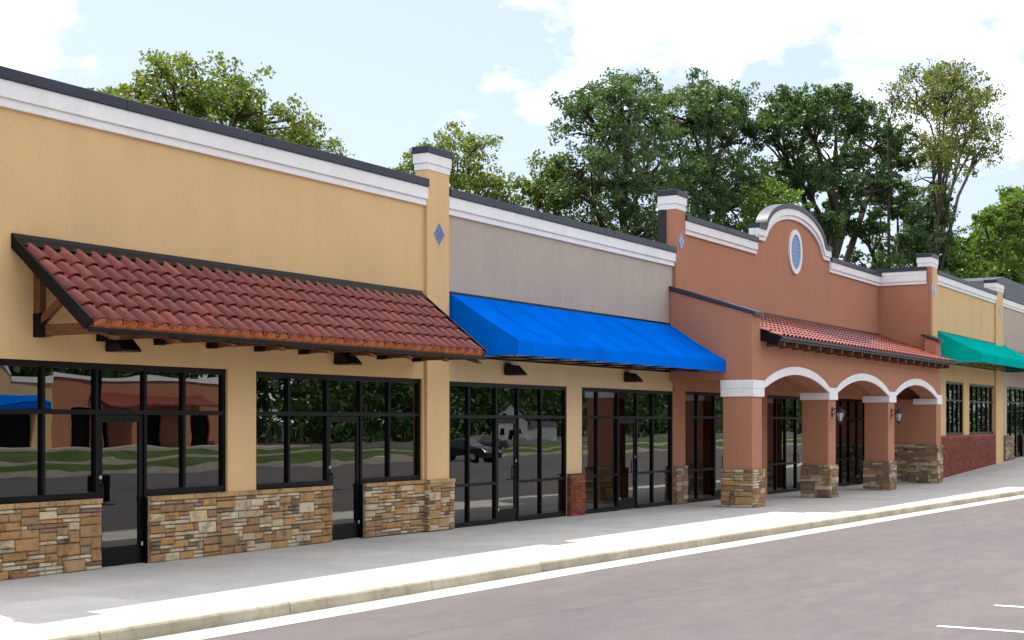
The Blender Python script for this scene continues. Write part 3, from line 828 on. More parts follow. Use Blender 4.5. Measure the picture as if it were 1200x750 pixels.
MB().strip([(x, 7.299) for x in xs_], [(p[0] if 0 < i < len(c1) - 1 else xs_[i], p[1]) for i, p in enumerate(c1)], 0.002, 0.20).build('gable', 'terra', ts)
MB().strip(c2, c1, -0.11, -0.001).build('gable_moulding', 'white', ts)
MB().strip(c3, c2, -0.065, -0.0012).build('gable_lower_moulding', 'white', ts)
MB().strip(c1, topc, -0.14, 0.24).build('gable_coping', 'coping', ts)
m = MB(); m.box(PX0 - 0.02, PX0 - 0.001, 0.0, 0.205, 7.82, 8.03); m.box(PX1 + 0.001, PX1 + 0.02, 0.0, 0.205, 7.82, 8.03)
m.build('gable_return', 'white', ts)
cornice(ts, 36.32, PX0 - 0.03, 7.74, 0.0, 0.45, joints=(39.2,))
cornice(ts, PX1 + 0.03, TX1 - 0.0, 7.84, 0.0, 0.45, b=(0.16, 0.24, 0.12), joints=(52.0,))
MB().wall(PX0 - 5.5, PX0 - 0.001, 7.301, 7.56, 0.001, 0.3).build('parapet', 'terra', ts)
MB().wall(PX1 + 0.001, TX1, 7.301, 7.66, 0.001, 0.3).build('parapet', 'terra', ts)
# oval vent
ocx, ocz = 45.42, 7.66
def ring(rx_, rz, n=40): return [(ocx + rx_ * math.cos(2 * math.pi * i / n), ocz + rz * math.sin(2 * math.pi * i / n)) for i in range(n)]
m = MB(); Ro, Ri = ring(0.62, 0.72), ring(0.47, 0.56); n_ = 40
vs = [(p[0], yy, p[1]) for yy in (-0.06, -0.001) for R_ in (Ro, Ri) for p in R_]
fs = []
for i in range(n_):
    j = (i + 1) % n_
    fs += [(i, j, n_ + j, n_ + i), (2 * n_ + j, 2 * n_ + i, 3 * n_ + i, 3 * n_ + j), (i, 2 * n_ + i, 2 * n_ + j, j), (n_ + i, n_ + j, 3 * n_ + j, 3 * n_ + i)]
m.add(vs, fs); ov = m.build('oval_vent', 'white', ts)
for i in range(8):
    za = ocz - 0.53 + i * 0.1325; zb_ = za + 0.127
    pts = []
    for zz in (za, (za + zb_) / 2, zb_):
        pts.append((0.475 * math.sqrt(max(0.0, 1 - ((zz - ocz) / 0.565) ** 2)), zz))
    poly = [(ocx - w, z) for w, z in pts] + [(ocx + w, z) for w, z in reversed(pts)]
    MB().prism(poly, 'y', -0.028, -0.004).build('louvre', 'blue_louvre', ov)
# left pilaster tower
p = box('pilaster', 'terra', ts, 35.69, 36.33, -0.075, 0.41, 2.9, 7.84, bevel=0.008)
pilaster_cap(p, 35.69, 36.33, -0.075, 7.82, 8.34, 0.50)
diamond(p, 36.02, 6.98, 0.19, 0.24, -0.076)
box('pilaster_flashing', 'roofing', p, 35.64, 35.688, 0.20, 0.42, 6.80, 7.81)
MB().box(35.9, 55.1, 0.3, 8, 6.9, 7.05).build('roof', 'roofing', ts)
box('rear_wall', 'terra', ts, 35.8, 55.1, 7.8, 8, ZB, 7.2)
room(ts, 35.85, 55.1, zg(46) - 0.03, 3.4, 7.0)
storefront(ts, [36.50, 37.45, 38.70, 39.66, 40.6, 41.60], zg(39), 2.26, 2.97, 0.09, door=2, mid=0.80, hand=-1)
storefront(ts, [42.88, 43.82, 44.70, 45.72, 46.85, 48.20], zg(45), 2.26, 2.97, 0.09, door=3, mid=0.80, hand=1)
storefront(ts, [49.7, 50.7, 51.6, 52.6, 53.6, 54.6], zg(52), 2.26, 2.97, 0.12, door=2, mid=0.80, hand=1)
# stone foot of the wall between the glazing
mb_ = box('stone_footing', 'mortar', ts, 35.74, 36.46, -0.05, -0.001, ZB, 0.93)
stones_joined('stone_facing', mb_, [('y', -0.05, 35.72, 36.48, zg(36), 0.95), ('x', 35.74, -0.05, 0.0, zg(36), 0.95)])

YF = -2.30                                             # front plane of the arcade
PIERS = [(35.48, 36.20), (41.76, 42.48), (48.14, 48.92), (54.62, 55.30)]
PD = 0.80
SPR, CRN = 2.98, 3.44
def arch_z(x):
    for (a, b), (c, d) in zip(PIERS, PIERS[1:]):
        if b <= x <= c:
            h = (c - b) / 2; rise = CRN - SPR; rad = (h * h + rise * rise) / (2 * rise)
            return SPR + math.sqrt(max(0, rad * rad - (x - (b + c) / 2) ** 2)) - (rad - rise)
    return SPR
axs = []
for (a, b), (c, d) in zip(PIERS, PIERS[1:]):
    axs += [b + (c - b) * i / 28 for i in range(29)]
for a, b in PIERS: axs += [a]
axs = sorted(set(round(x, 4) for x in axs + [PIERS[-1][1]]))
low = [(x, arch_z(x)) for x in axs]; upp = [(x, 4.44) for x in axs]
MB().strip(low, upp, YF, YF + 0.55).build('arcade_wall', 'terra', ts)
# white archivolts, one for each arch
for (a, b), (c, d) in zip(PIERS, PIERS[1:]):
    pth = [(b + (c - b) * i / 28, arch_z(b + (c - b) * i / 28)) for i in range(29)]
    pl = max(a, b - (b - a) / 2) + 0.002 if b > PIERS[0][1] + 0.1 else b - 0.02
    pr_ = c + (d - c) / 2 - 0.002 if c < PIERS[-1][0] - 0.1 else d + 0.03
    pth = [(pl, SPR)] + pth + [(pr_, SPR)]
    inner = [(p[0], max(p[1] + 0.004, 3.0015 if not b < p[0] < c else 0)) for p in pth]
    outer = [(p[0], p[1] + (0.165 if not b < p[0] < c else 0.225 - 0.06 * math.exp(-min(p[0] - b, c - p[0]) * 3))) for p in pth]
    MB().strip(inner, outer, YF - 0.045, YF - 0.001).build('arch_moulding', 'white', ts)
    continue
    outer = [(b - 0.06 if i == 0 else (c + 0.06 if i == 28 else p[0]), p[1] + 0.225 - 0.0) for i, p in enumerate(pth)]
    inner = [(p[0], p[1] + 0.004) for p in pth]
    MB().strip(inner, outer, YF - 0.045, YF - 0.001).build('arch_moulding', 'white', ts)
pier_objs = []
for i, (a, b) in enumerate(PIERS):
    z0 = zg(a)
    yb = YF + PD if i < 3 else -0.0
    sh = box('pier', 'terra', ts, a, b, YF, yb, ZB, SPR + (0.0 if i else 0.0), bevel=0.008)
    m = MB(); m.box(a - 0.05, b + 0.05, YF - 0.055, YF + PD + 0.05, 2.79, 3.0)
    if i in (0,): m.box(a - 0.055, b + 0.02, YF - 0.060, YF + PD + 0.055, 3.003, 3.22)
    m.build('pier_capital', 'white', sh, bevel=0.006)
    st = 0.98 if i < 3 else 1.45
    box('stone_core', 'mortar', sh, a - 0.03, b + 0.03, YF - 0.03, (YF + PD + 0.03) if i < 3 else -0.001, ZB, z0 + st - 0.03)
    if i == 0:
        for (u, v, w, h, ar, hn) in stone_layout(b - a + 0.12, st, 0.12, 0.07):
            link('stone', stone_mesh(w, h, stone_kind(ar, hn)), sh, (a - 0.06 + u, YF - 0.03, z0 + v))
        for (u, v, w, h, ar, hn) in stone_layout(PD + 0.06, st, 0.12, 0.07):
            o = link('stone', stone_mesh(w, h, stone_kind(ar, hn)), sh, (a - 0.03, YF + PD + 0.03 - u, z0 + v)); o.rotation_euler = (0, 0, R(-90))
        box('stone_back', 'st_captan', sh, a, b + 0.07, YF - 0.02, YF + PD + 0.06, z0, z0 + st - 0.02)
    else:
        ye = (YF + PD + 0.03) if i < 3 else -0.002
        stones_joined('stone_facing', sh, [('y', YF - 0.03, a - 0.05, b + 0.05, z0, z0 + st), ('x', a - 0.03, YF - 0.04, ye, z0, z0 + st)])
# wing wall on the left with sloping coping
m = MB(); m.prism([(YF + 0.002, 3.0), (YF + 0.002, 4.92), (-0.001, 5.62), (-0.001, 3.22), (YF + PD, 3.22), (YF + PD, 3.0)], 'x', 35.481, 36.08)
m.build('wing_wall', 'terra', ts)
m = MB(); m.prism([(YF - 0.10, 4.90), (YF - 0.10, 4.985), (-0.001, 5.745), (-0.001, 5.64)], 'x', 35.42, 36.14); m.build('wing_coping', 'coping', ts)
# right wing: high wall carrying back the parapet of the next shop
m = MB(); m.box(55.16, 55.45, -1.87, 0.3, ZB, 7.50); m.build('wing_wall', 'terra', ts)
m = MB(); m.prism([(YF + 0.002, 3.0), (YF + 0.002, 5.15), (-1.871, 5.33), (-1.871, 3.0)], 'x', 54.63, 55.299); m.build('wing_wall', 'terra', ts)
m = MB(); m.prism([(YF - 0.10, 5.13), (YF - 0.10, 5.22), (-1.75, 5.43), (-1.75, 5.33)], 'x', 54.56, 55.37); m.build('wing_coping', 'coping', ts)
m = MB(); m.box(55.06, 55.155, -1.80, -0.11, 7.46, 7.70); m.box(55.10, 55.156, -1.80, -0.07, 7.34, 7.46); m.build('cornice', 'white', ts)
box('coping', 'coping', ts, 55.02, 55.46, -1.80, 0.46, 7.842, 7.99); 
box('cornice', 'white', ts, 55.05, 55.155, -1.80, -0.105, 7.70, 7.841)
box('arcade_ceiling', 'terra', ts, 36.09, 54.61, YF + 0.551, -0.002, 3.50, 3.60)

# tile roof of the arcade: too small to pick apart singly
ar = thing('tile_canopy', 'long low red tile roof over the three arches', 'canopy')
AX0, AX1, AT, AE, AY = 36.10, 54.95, 5.40, 4.36, -2.84
slA = math.hypot(AY, AT - AE); dA = (AY / slA, (AE - AT) / slA); nA = Vector((0, dA[1], -dA[0]))
def ar_pt(x, s_, off): return Vector((x, dA[0] * s_, AT + dA[1] * s_)) + nA * off
m = MB(); NCa = 62; TWa = (AX1 + 0.45 - AX0) / NCa; NRa = 8; TLa = slA / NRa
vs0, fs0 = s_tile(TWa * 1.01, TLa + 0.04, 0.06, 0.012, 8)
for r_ in range(NRa):
    for c_ in range(NCa):
        X0 = AX0 + c_ * TWa
        if X0 + TWa > 55.16 and (r_ + 1) * TLa * -dA[0] < 1.95: continue
        m.add([ar_pt(X0 + v[0], r_ * TLa + v[1], v[2]) for v in vs0], fs0)
o = tag(m.build('tile_field', 'tile_far', ar, fix=False), kind='stuff')
m = MB()
P = [ar_pt(x, s_, o_) for o_ in (-0.08, -0.004) for x, s_ in ((AX0 + 0.01, 0.03), (AX1 - 0.5, 0.03), (AX1 - 0.5, slA - 0.02), (AX0 + 0.01, slA - 0.02))]
m.add(P, [(0, 1, 2, 3), (4, 7, 6, 5), (0, 4, 5, 1), (1, 5, 6, 2), (2, 6, 7, 3), (3, 7, 4, 0)]); m.build('roof_deck', 'wood', ar)
box('fascia', 'coping', ar, AX0 + 0.0, AX1 + 0.4, AY - 0.06, AY - 0.01, AE - 0.06, AE + 0.0)
box('eave_closure', 'eave', ar, AX0, AX1 + 0.4, AY - 0.008, AY + 0.03, AE - 0.002, AE + 0.05)
box('soffit', 'black', ar, AX0, AX1 - 0.5, AY + 0.0, YF - 0.002, AE - 0.115, AE - 0.065)
m = MB(); m.prism([(-0.001, AT - 0.05), (-0.14, AT - 0.04), (-0.14, AT + 0.03), (-0.001, AT + 0.11)], 'x', AX0 + 0.02, 55.15); m.build('ridge_flashing', 'black', ar)
P0 = [ar_pt(AX0 - 0.02, 2.1 / -dA[0], 0.0), ar_pt(AX0 - 0.02, slA + 0.02, 0.0), ar_pt(AX0 - 0.02, slA + 0.02, -0.26), ar_pt(AX0 - 0.02, 2.1 / -dA[0], -0.26)]
m = MB(); m.add(P0 + [p + Vector((0.05, 0, 0)) for p in P0], [(0, 1, 2, 3), (7, 6, 5, 4), (0, 4, 5, 1), (1, 5, 6, 2), (2, 6, 7, 3), (3, 7, 4, 0)]); m.build('rake_board', 'black', ar)
for i in range(19):
    x = AX0 + 0.5 + i * 1.0
    box('rafter_tail', 'wood', ar, x - 0.06, x + 0.06, AY + 0.06, YF - 0.01, AE - 0.24, AE - 0.116)

# carriage lanterns on two piers
def lantern(x, y, z, label):
    t = thing('wall_lantern', label, 'lantern', (x, y, z), 'lanterns on the arcade piers'); t.scale = (0.8, 0.8, 0.8)
    m = MB(); m.box(-0.07, 0.07, -0.025, 0, -0.18, 0.20); m.build('back_plate', 'blacklamp', t, bevel=0.01)
    m = MB(); m.tube([(0, -0.02, 0.08), (0, -0.12, 0.14), (0, -0.24, 0.16), (0, -0.32, 0.10)], 0.018, 8)
    m.tube([(0, -0.02, -0.10), (0, -0.10, -0.04), (0, -0.20, 0.10)], 0.012, 6); m.build('arm', 'blacklamp', t, smooth=True)
    c = (0, -0.32, 0)
    MB().lathe(c, [(0.02, 0.22), (0.035, 0.18), (0.02, 0.15), (0.05, 0.13), (0.12, 0.06), (0.185, 0.02), (0.185, 0.0), (0.15, -0.01)], 6).build('cap', 'blacklamp', t)
    MB().lathe(c, [(0.135, -0.012), (0.13, -0.10), (0.07, -0.33)], 6).build('globe', 'lamp_glass', t)
    m = MB(); 
    for k in range(6):
        a = 2 * math.pi * k / 6
        m.tube([(math.cos(a) * 0.145, -0.32 + math.sin(a) * 0.145, -0.01), (math.cos(a) * 0.14, -0.32 + math.sin(a) * 0.14, -0.10), (math.cos(a) * 0.078, -0.32 + math.sin(a) * 0.078, -0.33)], 0.010, 5)
    m.build('cage', 'blacklamp', t)
    MB().lathe(c, [(0.09, -0.325), (0.10, -0.345), (0.05, -0.38), (0.02, -0.42), (0.028, -0.44), (0.004, -0.47)], 8).build('finial', 'blacklamp', t)
    return t
lantern(42.12, YF, 2.42, 'black carriage lantern on the second arcade pier from the left')
lantern(48.53, YF, 2.42, 'black carriage lantern on the third arcade pier from the left')

# ------------------------------------------------------------------ far yellow shop, one step up
FY = -1.87
fs_ = thing('shop_building', 'far yellow stucco shop with red brick base beside the arcade', 'building')
w1 = (57.9, 60.9, 1.60, 3.75); w2 = (61.9, 67.4, 1.60, 3.75)
MB().wall(55.46, 68.4, ZB, 7.45, FY, FY + 0.3, [w1, w2]).build('wall', 'yellow', fs_)
cornice(fs_, 56.2, 66.8, 7.94, FY, 0.45, joints=(58.9, 61.6, 64.3))
MB().wall(56.2, 66.8, 7.451, 7.75, FY + 0.001, FY + 0.3).build('parapet', 'yellow', fs_)
m = MB(); m.box(55.46, 85, FY + 0.3, 6, 7.1, 7.25); m.build('roof', 'roofing', fs_)
for (a, b, mt_) in ((55.2, 56.2, 'yellow'), (66.8, 68.3, 'yellow')):
    p = box('pilaster', mt_, fs_, a + (0.27 if a < 60 else 0), b, FY - 0.08, FY + 0.4, 0 if a > 60 else 5.4, 8.02)
    pilaster_cap(p, a, b, FY - 0.08, 8.0, 8.50, 0.5)
    diamond(p, (a + b) / 2 + 0.1, 7.15, 0.2, 0.26, FY - 0.082)
box('corner_strip', 'terra', fs_, 55.2, 55.469, FY - 0.081, FY + 0.3, 5.4, 8.01)
diamond(fs_, 55.34, 7.15, 0.11, 0.26, FY - 0.083)
for (a, b, k) in ((57.9, 60.9, 4), (61.9, 67.4, 6)):
    storefront(fs_, [a + (b - a) * i / k for i in range(k + 1)], 1.60, 3.0, 3.75, FY + 0.1, None, None)
box('interior_wall', 'int_wall', fs_, 55.6, 84, 3.0, 3.1, 0, 4.2)
box('floor', 'int_floor', fs_, 55.6, 84, FY + 0.3, 3.0, 0.2, 0.35)
bw = box('brick_base', 'mortar', fs_, 55.3, 68.4, FY - 0.03, FY - 0.002, ZB, 1.50)
m = MB()
for c_ in range(22):
    zb_ = -0.15 + c_ * 0.0755; off = 0 if c_ % 2 else 0.10; x = 55.28 - off
    while x < 68.4:
        a, b = max(x, 55.28), min(x + 0.198, 68.4)
        if zb_ + 0.07 > zg(a) and b - a > 0.03: m.box(a, b, FY - 0.062 - rng.uniform(0, 0.003), FY - 0.028, zb_ + 0.006, zb_ + 0.070)
        x += 0.205
m.box(55.28, 68.4, FY - 0.075, FY + 0.06, 1.51, 1.597)
tag(m.build('brick_facing', 'brick', bw, fix=False), kind='stuff')
awning('fabric_awning', 'teal green fabric awning over the far brick based windows', 56.6, 69.2, FY - 0.002, 5.62, 4.75, 4.42, 1.65, 'green', 9)

# ------------------------------------------------------------------ farthest grey shop at the right edge
fg = thing('shop_building', 'farthest grey stucco shop cut off by the right edge', 'building')
o1 = (69.6, 76.5, ZB, 3.80)
MB().wall(68.4, 86, ZB, 7.45, FY + 0.02, FY + 0.3, [o1]).build('wall', 'grey', fg)
cornice(fg, 68.3, 86, 7.94, FY + 0.02, 0.45)
MB().wall(68.4, 86, 7.451, 7.75, FY + 0.021, FY + 0.3).build('parapet', 'grey', fg)
storefront(fg, [69.6, 70.8, 72.0, 73.1, 74.2, 75.3, 76.5], 0.40, 3.05, 3.80, FY + 0.11, 2, None, hand=-1)
mb_ = box('stone_footing', 'mortar', fg, 68.9, 71.0, FY - 0.04, FY + 0.01, ZB, 1.50)
stones_joined('stone_facing', mb_, [('y', FY - 0.04, 68.9, 70.8, zg(70), 1.52)])
mb_ = box('stone_footing', 'mortar', fg, 73.2, 76.5, FY - 0.04, FY + 0.01, ZB, 1.50)
stones_joined('stone_facing', mb_, [('y', FY - 0.04, 73.2, 76.5, zg(74), 1.52)])
m = MB(); m.prism([(69.6, 7.6), (70.2, 8.8), (73, 9.2), (84, 9.2), (85, 7.6)], 'y', -1.0, 1.6); m.build('dark_roof', 'coping', fg)
fc = thing('tile_canopy', 'dark red tile canopy on the farthest grey shop', 'canopy')
m = MB(); vs0, fs0 = s_tile(0.34, 0.42, 0.06, 0.012, 6)
for r_ in range(4):
    for c_ in range(42):
        m.add([(69.6 + c_ * 0.335 + v[0], FY - (r_ * 0.40 + v[1]) * 0.86, 5.5 - (r_ * 0.40 + v[1]) * 0.5 + v[2]) for v in vs0], fs0)
tag(m.build('tile_field', 'tile_far', fc, fix=False), kind='stuff')
box('fascia', 'black', fc, 69.55, 83.7, FY - 1.42, FY - 1.36, 4.55, 4.72)
m = MB(); m.prism([(FY - 0.001, 5.48), (FY - 1.37, 4.70), (FY - 1.37, 4.64), (FY - 0.001, 5.38)], 'x', 69.6, 83.6); m.build('roof_deck', 'wood', fc)

# ------------------------------------------------------------------ trees
def leaf_cloud(cent, rad, per, size, rs, flat=0.75):
    """leaf sprays: cent (n,3), rad (n,), leaves per spray"""
    n = len(cent); k = n * per
    d = rs.normal(size=(k, 3)); d /= np.linalg.norm(d, axis=1)[:, None]
    r_ = rs.random(k) ** 0.45
    c = np.repeat(cent, per, axis=0); rr = np.repeat(rad, per)
    p = c + d * (rr * r_)[:, None] * np.array([1, 1, flat])
    a = rs.normal(size=(k, 3)) + np.array([0, 0, -0.25]) + d * 0.6; a /= np.linalg.norm(a, axis=1)[:, None]
    nn = rs.normal(size=(k, 3)) + np.array([0, 0, 0.7]); b = np.cross(a, nn); b /= (np.linalg.norm(b, axis=1)[:, None] + 1e-9)
    L = size * (0.65 + 0.7 * rs.random(k)); W = L * (0.50 + 0.2 * rs.random(k))
    cn_ = np.cross(a, b)
    v = np.empty((k, 4, 3))
    v[:, 0] = p - a * (L / 2)[:, None]; v[:, 1] = p + b * (W / 2)[:, None] + cn_ * (0.10 * L)[:, None]
    v[:, 2] = p + a * (L / 2)[:, None]; v[:, 3] = p - b * (W / 2)[:, None] + cn_ * (0.10 * L)[:, None]
    return v.reshape(-1, 3)
def leaves_mesh(name, V, mat):
    me = bpy.data.meshes.new(name); k = len(V) // 4
    me.vertices.add(len(V)); me.vertices.foreach_set('co', V.astype(np.float32).ravel())
    me.loops.add(4 * k); me.loops.foreach_set('vertex_index', np.arange(4 * k, dtype=np.int32))
    me.polygons.add(k); me.polygons.foreach_set('loop_start', np.arange(0, 4 * k, 4, dtype=np.int32))
    me.update(calc_edges=True); me.materials.append(M[mat]); return me

def tree(name, label, base, trunk_top, tr, lobes, mat, size=0.16, per=34, spr=11, seed=1, lean=(0, 0), bare=0, cr=(0.62, 1.15), dz=0.0, sx=1.0):
    """lobes: (x, y, z, rx, ry, rz, clumps) relative to the base, together the crown"""
    rs = np.random.RandomState(seed); rd = random.Random(seed)
    t = thing(name, label, 'tree', base, 'trees behind the shops')
    T = MB(); pts = []; rad = []
    nseg = 7
    for i in range(nseg + 1):
        f_ = i / nseg
        pts.append(Vector((lean[0] * f_ + 0.25 * math.sin(2.2 * f_ + seed) * f_, lean[1] * f_ + 0.2 * math.sin(3 * f_ + seed * 2) * f_, trunk_top * f_)))
        rad.append(tr * (1 - 0.72 * f_) * (1.35 if i == 0 else 1))
    T.tube(pts, rad, 8)
    def trunk_at(z):
        f_ = min(max(z / trunk_top, 0.0), 1.0) * nseg; i = min(int(f_), nseg - 1)
        return pts[i].lerp(pts[i + 1], f_ - i), rad[i] + (rad[i + 1] - rad[i]) * (f_ - i)
    cents = []; rads = []
    L = MB(); nlimb = 0
    for (lx, ly, lz, rx_, ry_, rz_, nc) in lobes:
        lz += dz; lx *= sx; rx_ *= sx; nc = nc * (0.5 + 0.5 * sx); rx_ *= 1.12; ry_ *= 1.1; rz_ *= 1.08; nc = int(nc * 1.15)
        # a main limb to the middle of the lobe
        za = max(trunk_top * 0.25, min(trunk_top * 0.98, lz - 0.75 * math.hypot(lx, ly) - 0.25 * rz_))
        A, ra = trunk_at(za); Bc = Vector((lx, ly, lz))
        mid = A.lerp(Bc, 0.5) + Vector((rd.uniform(-.3, .3), rd.uniform(-.3, .3), 0.1 * (Bc - A).length))
        L.tube([A, mid, Bc], [ra * 0.75, ra * 0.5, ra * 0.28], 6)
        for q in range(nc):
            while True:
                d = rs.uniform(-1, 1, 3)
                if np.dot(d, d) <= 1: break
            d = d * (0.55 + 0.45 * rs.random()) / max(np.linalg.norm(d), 1e-3) * np.linalg.norm(d) ** 0.5
            c = Vector((lx + d[0] * rx_, ly + d[1] * ry_, lz + d[2] * rz_))
            r_ = rd.uniform(*cr) * min(1.0, 0.4 + 0.18 * min(rx_, rz_) * 2)
            S = mid.lerp(Bc, rd.uniform(0.1, 1.0))
            M2 = S.lerp(c, 0.55) + Vector((rd.uniform(-.3, .3), rd.uniform(-.3, .3), rd.uniform(-.1, .4)))
            L.tube([S, M2, c], [0.055 * tr / 0.3, 0.034 * tr / 0.3, 0.012], 5)
            if q < bare: 
                for e in range(5):
                    e2 = c + Vector((rd.uniform(-.6, .6), rd.uniform(-.6, .6), rd.uniform(.2, 1.3))); L.tube([c, e2], [0.02, 0.006], 4)
                continue
            for s_ in range(spr):
                v = rs.normal(size=3); v /= np.linalg.norm(v); v *= r_ * rs.random() ** 0.4
                cents.append((c.x + v[0], c.y + v[1], c.z + v[2] * 0.7)); rads.append(r_ * rd.uniform(0.30, 0.55))
                if s_ % 3 == 0: L.tube([c, Vector(cents[-1])], [0.016, 0.006], 4)
    T.build('trunk', 'bark', t, smooth=True, fix=False)
    L.build('limbs', 'bark', t, smooth=True, fix=False)
    V = leaf_cloud(np.array(cents), np.array(rads), per, size, rs)
    link('crown', leaves_mesh('crown', V, mat), t)
    return t
GZ = -0.8
tree('broadleaf_tree', 'light green tree behind the nearest yellow roof at the left', (37.0, 17, GZ), 11.0, 0.34,
     [(-5.0, 0, 12.6, 1.2, 1.2, 0.9, 8), (-3.2, 0, 13.3, 1.4, 1.4, 1.2, 11), (-1.5, 0.3, 13.9, 1.4, 1.4, 1.3, 12), (0.5, 0, 13.9, 1.5, 1.4, 1.2, 12), (2.4, 0, 13.5, 1.4, 1.4, 1.3, 11), (4.0, 0.2, 12.9, 1.3, 1.3, 1.1, 9),
      (5.4, 0, 12.5, 1.2, 1.2, 1.0, 8), (6.6, 0, 12.3, 0.9, 1.0, 0.7, 5), (-2.2, 0, 11.9, 2.4, 2.0, 1.3, 13), (1.6, 0, 11.8, 2.6, 2.0, 1.4, 14), (4.0, 0, 10.8, 2.2, 1.8, 1.2, 10), (0, 0, 10.0, 3.5, 2.2, 1.2, 10)],
     'leaf_light', 0.14, 31, 8, 4, dz=-0.15)
tree('broadleaf_tree', 'small light green tree just right of the yellow chimney pilaster', (52.0, 17, GZ), 10.5, 0.26,
     [(-4.0, 0, 12.4, 1.5, 1.3, 1.0, 8), (-0.6, 0, 13.6, 1.6, 1.5, 1.6, 12), (0.6, 0, 14.3, 0.8, 1, 0.8, 5), (1.6, 0, 12.5, 1.7, 1.5, 1.4, 11), (3.6, 0.3, 12.6, 1.5, 1.5, 1.3, 9), (0, 0, 10.6, 3.2, 2.2, 1.5, 16), (5.2, 0, 11.6, 1.6, 1.5, 1.5, 9)],
     'leaf_light', 0.155, 29, 8, 5)
tree('broadleaf_tree', 'low yellow green tree between the chimney pilaster and the tall crowns', (56.0, 15, GZ), 11, 0.3,
     [(-0.2, 0, 13.2, 1.5, 1.4, 1.4, 9), (1.8, 0, 13.3, 1.8, 1.6, 1.6, 12), (0.5, 0, 11.0, 2.6, 2.0, 1.4, 13), (3.6, 0, 11.2, 2.2, 2, 2.0, 14)],
     'leaf_light', 0.165, 29, 8, 8)
tree('broadleaf_tree', 'tall grey green tree rising behind the middle of the grey shop roof', (59.5, 13, GZ), 15.5, 0.40,
     [(-4.6, 0, 13.6, 2.0, 1.8, 1.8, 12), (-2.6, 0, 15.9, 2.2, 2.0, 1.8, 15), (-0.2, 0, 17.0, 2.2, 2.0, 1.7, 15), (2.4, 0, 17.7, 2.2, 2.0, 1.7, 14), (-1.0, -.4, 13.8, 2.6, 2.2, 2.2, 17), (2.6, 0, 14.6, 2.4, 2.2, 2.2, 16), (0.5, 0, 11.2, 4.0, 2.6, 2.0, 20), (-3.4, 0, 11.0, 2.6, 2.2, 1.8, 12)],
     'leaf_mid', 0.165, 30, 8, 13, cr=(0.6, 1.05))
tree('broadleaf_tree', 'tallest grey green tree rising beside the terracotta chimney pilaster', (69.5, 13, GZ), 18, 0.42,
     [(-3.2, 0, 18.4, 2.2, 2.0, 1.8, 14), (-0.6, 0, 18.9, 2.3, 2.0, 1.8, 16), (2.0, 0, 19.3, 2.2, 2.0, 1.6, 13), (4.2, 0, 18.2, 1.8, 1.9, 1.5, 10), (5.6, 0, 15.6, 1.6, 1.8, 1.6, 9), (-3.0, 0, 15.2, 2.6, 2.2, 2.2, 17), (0.6, 0, 15.9, 2.8, 2.2, 2.2, 19), (3.6, 0, 14.6, 2.4, 2.2, 2.0, 14), (-1.0, 0, 12.0, 3.8, 2.6, 2.2, 20), (3.4, 0, 11.4, 2.8, 2.2, 1.8, 12)],
     'leaf_mid', 0.175, 29, 8, 19, sx=0.88, cr=(0.6, 1.05))
tree('broadleaf_tree', 'bright green bushy tree behind the left end of the terracotta parapet', (67.0, 9.2, GZ), 10.5, 0.24,
     [(1.0, 0, 13.4, 1.7, 1.5, 1.6, 11), (1.6, 0, 11.4, 2.4, 1.8, 1.8, 14), (-1.6, 0, 10.6, 1.9, 1.5, 1.5, 9), (3.3, 0, 12.8, 1.4, 1.3, 1.5, 8)],
     'leaf_fresh', 0.2, 26, 8, 17, dz=-0.3)
tree('broadleaf_tree', 'large dark green tree behind the curved gable', (84.0, 11, GZ), 19, 0.55,
     [(-7.2, 0, 18.4, 1.3, 2.0, 1.0, 6), (-4.4, 0, 20.4, 2.2, 2.4, 1.6, 16), (0.2, 0, 21.6, 2.1, 2.4, 1.6, 14), (3.6, 0, 21.9, 1.6, 2.2, 1.3, 9), (6.6, 0, 20.9, 2.1, 2.2, 1.5, 12), (9.6, 0, 20.2, 1.5, 2, 1.2, 7), (-5.2, 0, 17.0, 2.6, 2.6, 1.8, 16), (0.0, 0, 18.0, 2.7, 2.6, 1.9, 18),
      (5.4, 0, 18.2, 2.0, 2.4, 1.0, 8), (-7.4, 0, 14.0, 2.0, 2.2, 1.5, 9), (-3.0, 0, 14.0, 2.2, 2.6, 1.8, 12), (1.6, 0, 15.2, 2.0, 2.2, 1.3, 9), (-8.0, 0, 11.4, 2.2, 2.2, 1.5, 9), (-1.6, 0, 11.0, 3.4, 2.6, 1.6, 13), (4.0, 0, 11.4, 2.2, 2.2, 1.2, 7)],
     'leaf_dark', 0.21, 32, 8, 23, sx=1.38, cr=(0.6, 1.05))
tree('sparse_tree', 'tall thin tree with yellowing leaves and bare top twigs', (96.5, 9, GZ), 21, 0.34,
     [(-1.2, 0, 24.2, 2.0, 2.2, 1.6, 9), (2.6, 0, 25.6, 2.4, 2.4, 2.0, 13), (7.0, 0, 26.4, 2.8, 2.4, 1.9, 15), (12.0, 0, 27.2, 2.8, 2.4, 1.8, 14), (16.5, 0, 26.6, 2.6, 2.2, 1.9, 13), (18.6, 0, 24.6, 2.0, 1.8, 1.4, 8), (10.0, 0, 24.0, 3.0, 2.4, 1.6, 9), (5.0, 0, 22.6, 2.4, 2.2, 1.6, 8), (14.5, 0, 23.6, 2.4, 2.0, 1.4, 7), (0.0, 0, 21.6, 2.2, 2.0, 1.6, 7), (3.2, 0, 20.2, 2.2, 2.0, 1.6, 7), (8.0, 0, 21.6, 2.0, 2, 1.4, 5)],
     'leaf_autumn', 0.20, 19, 8, 29, lean=(5.0, 0), cr=(0.8, 1.5), bare=1, dz=-0.3)
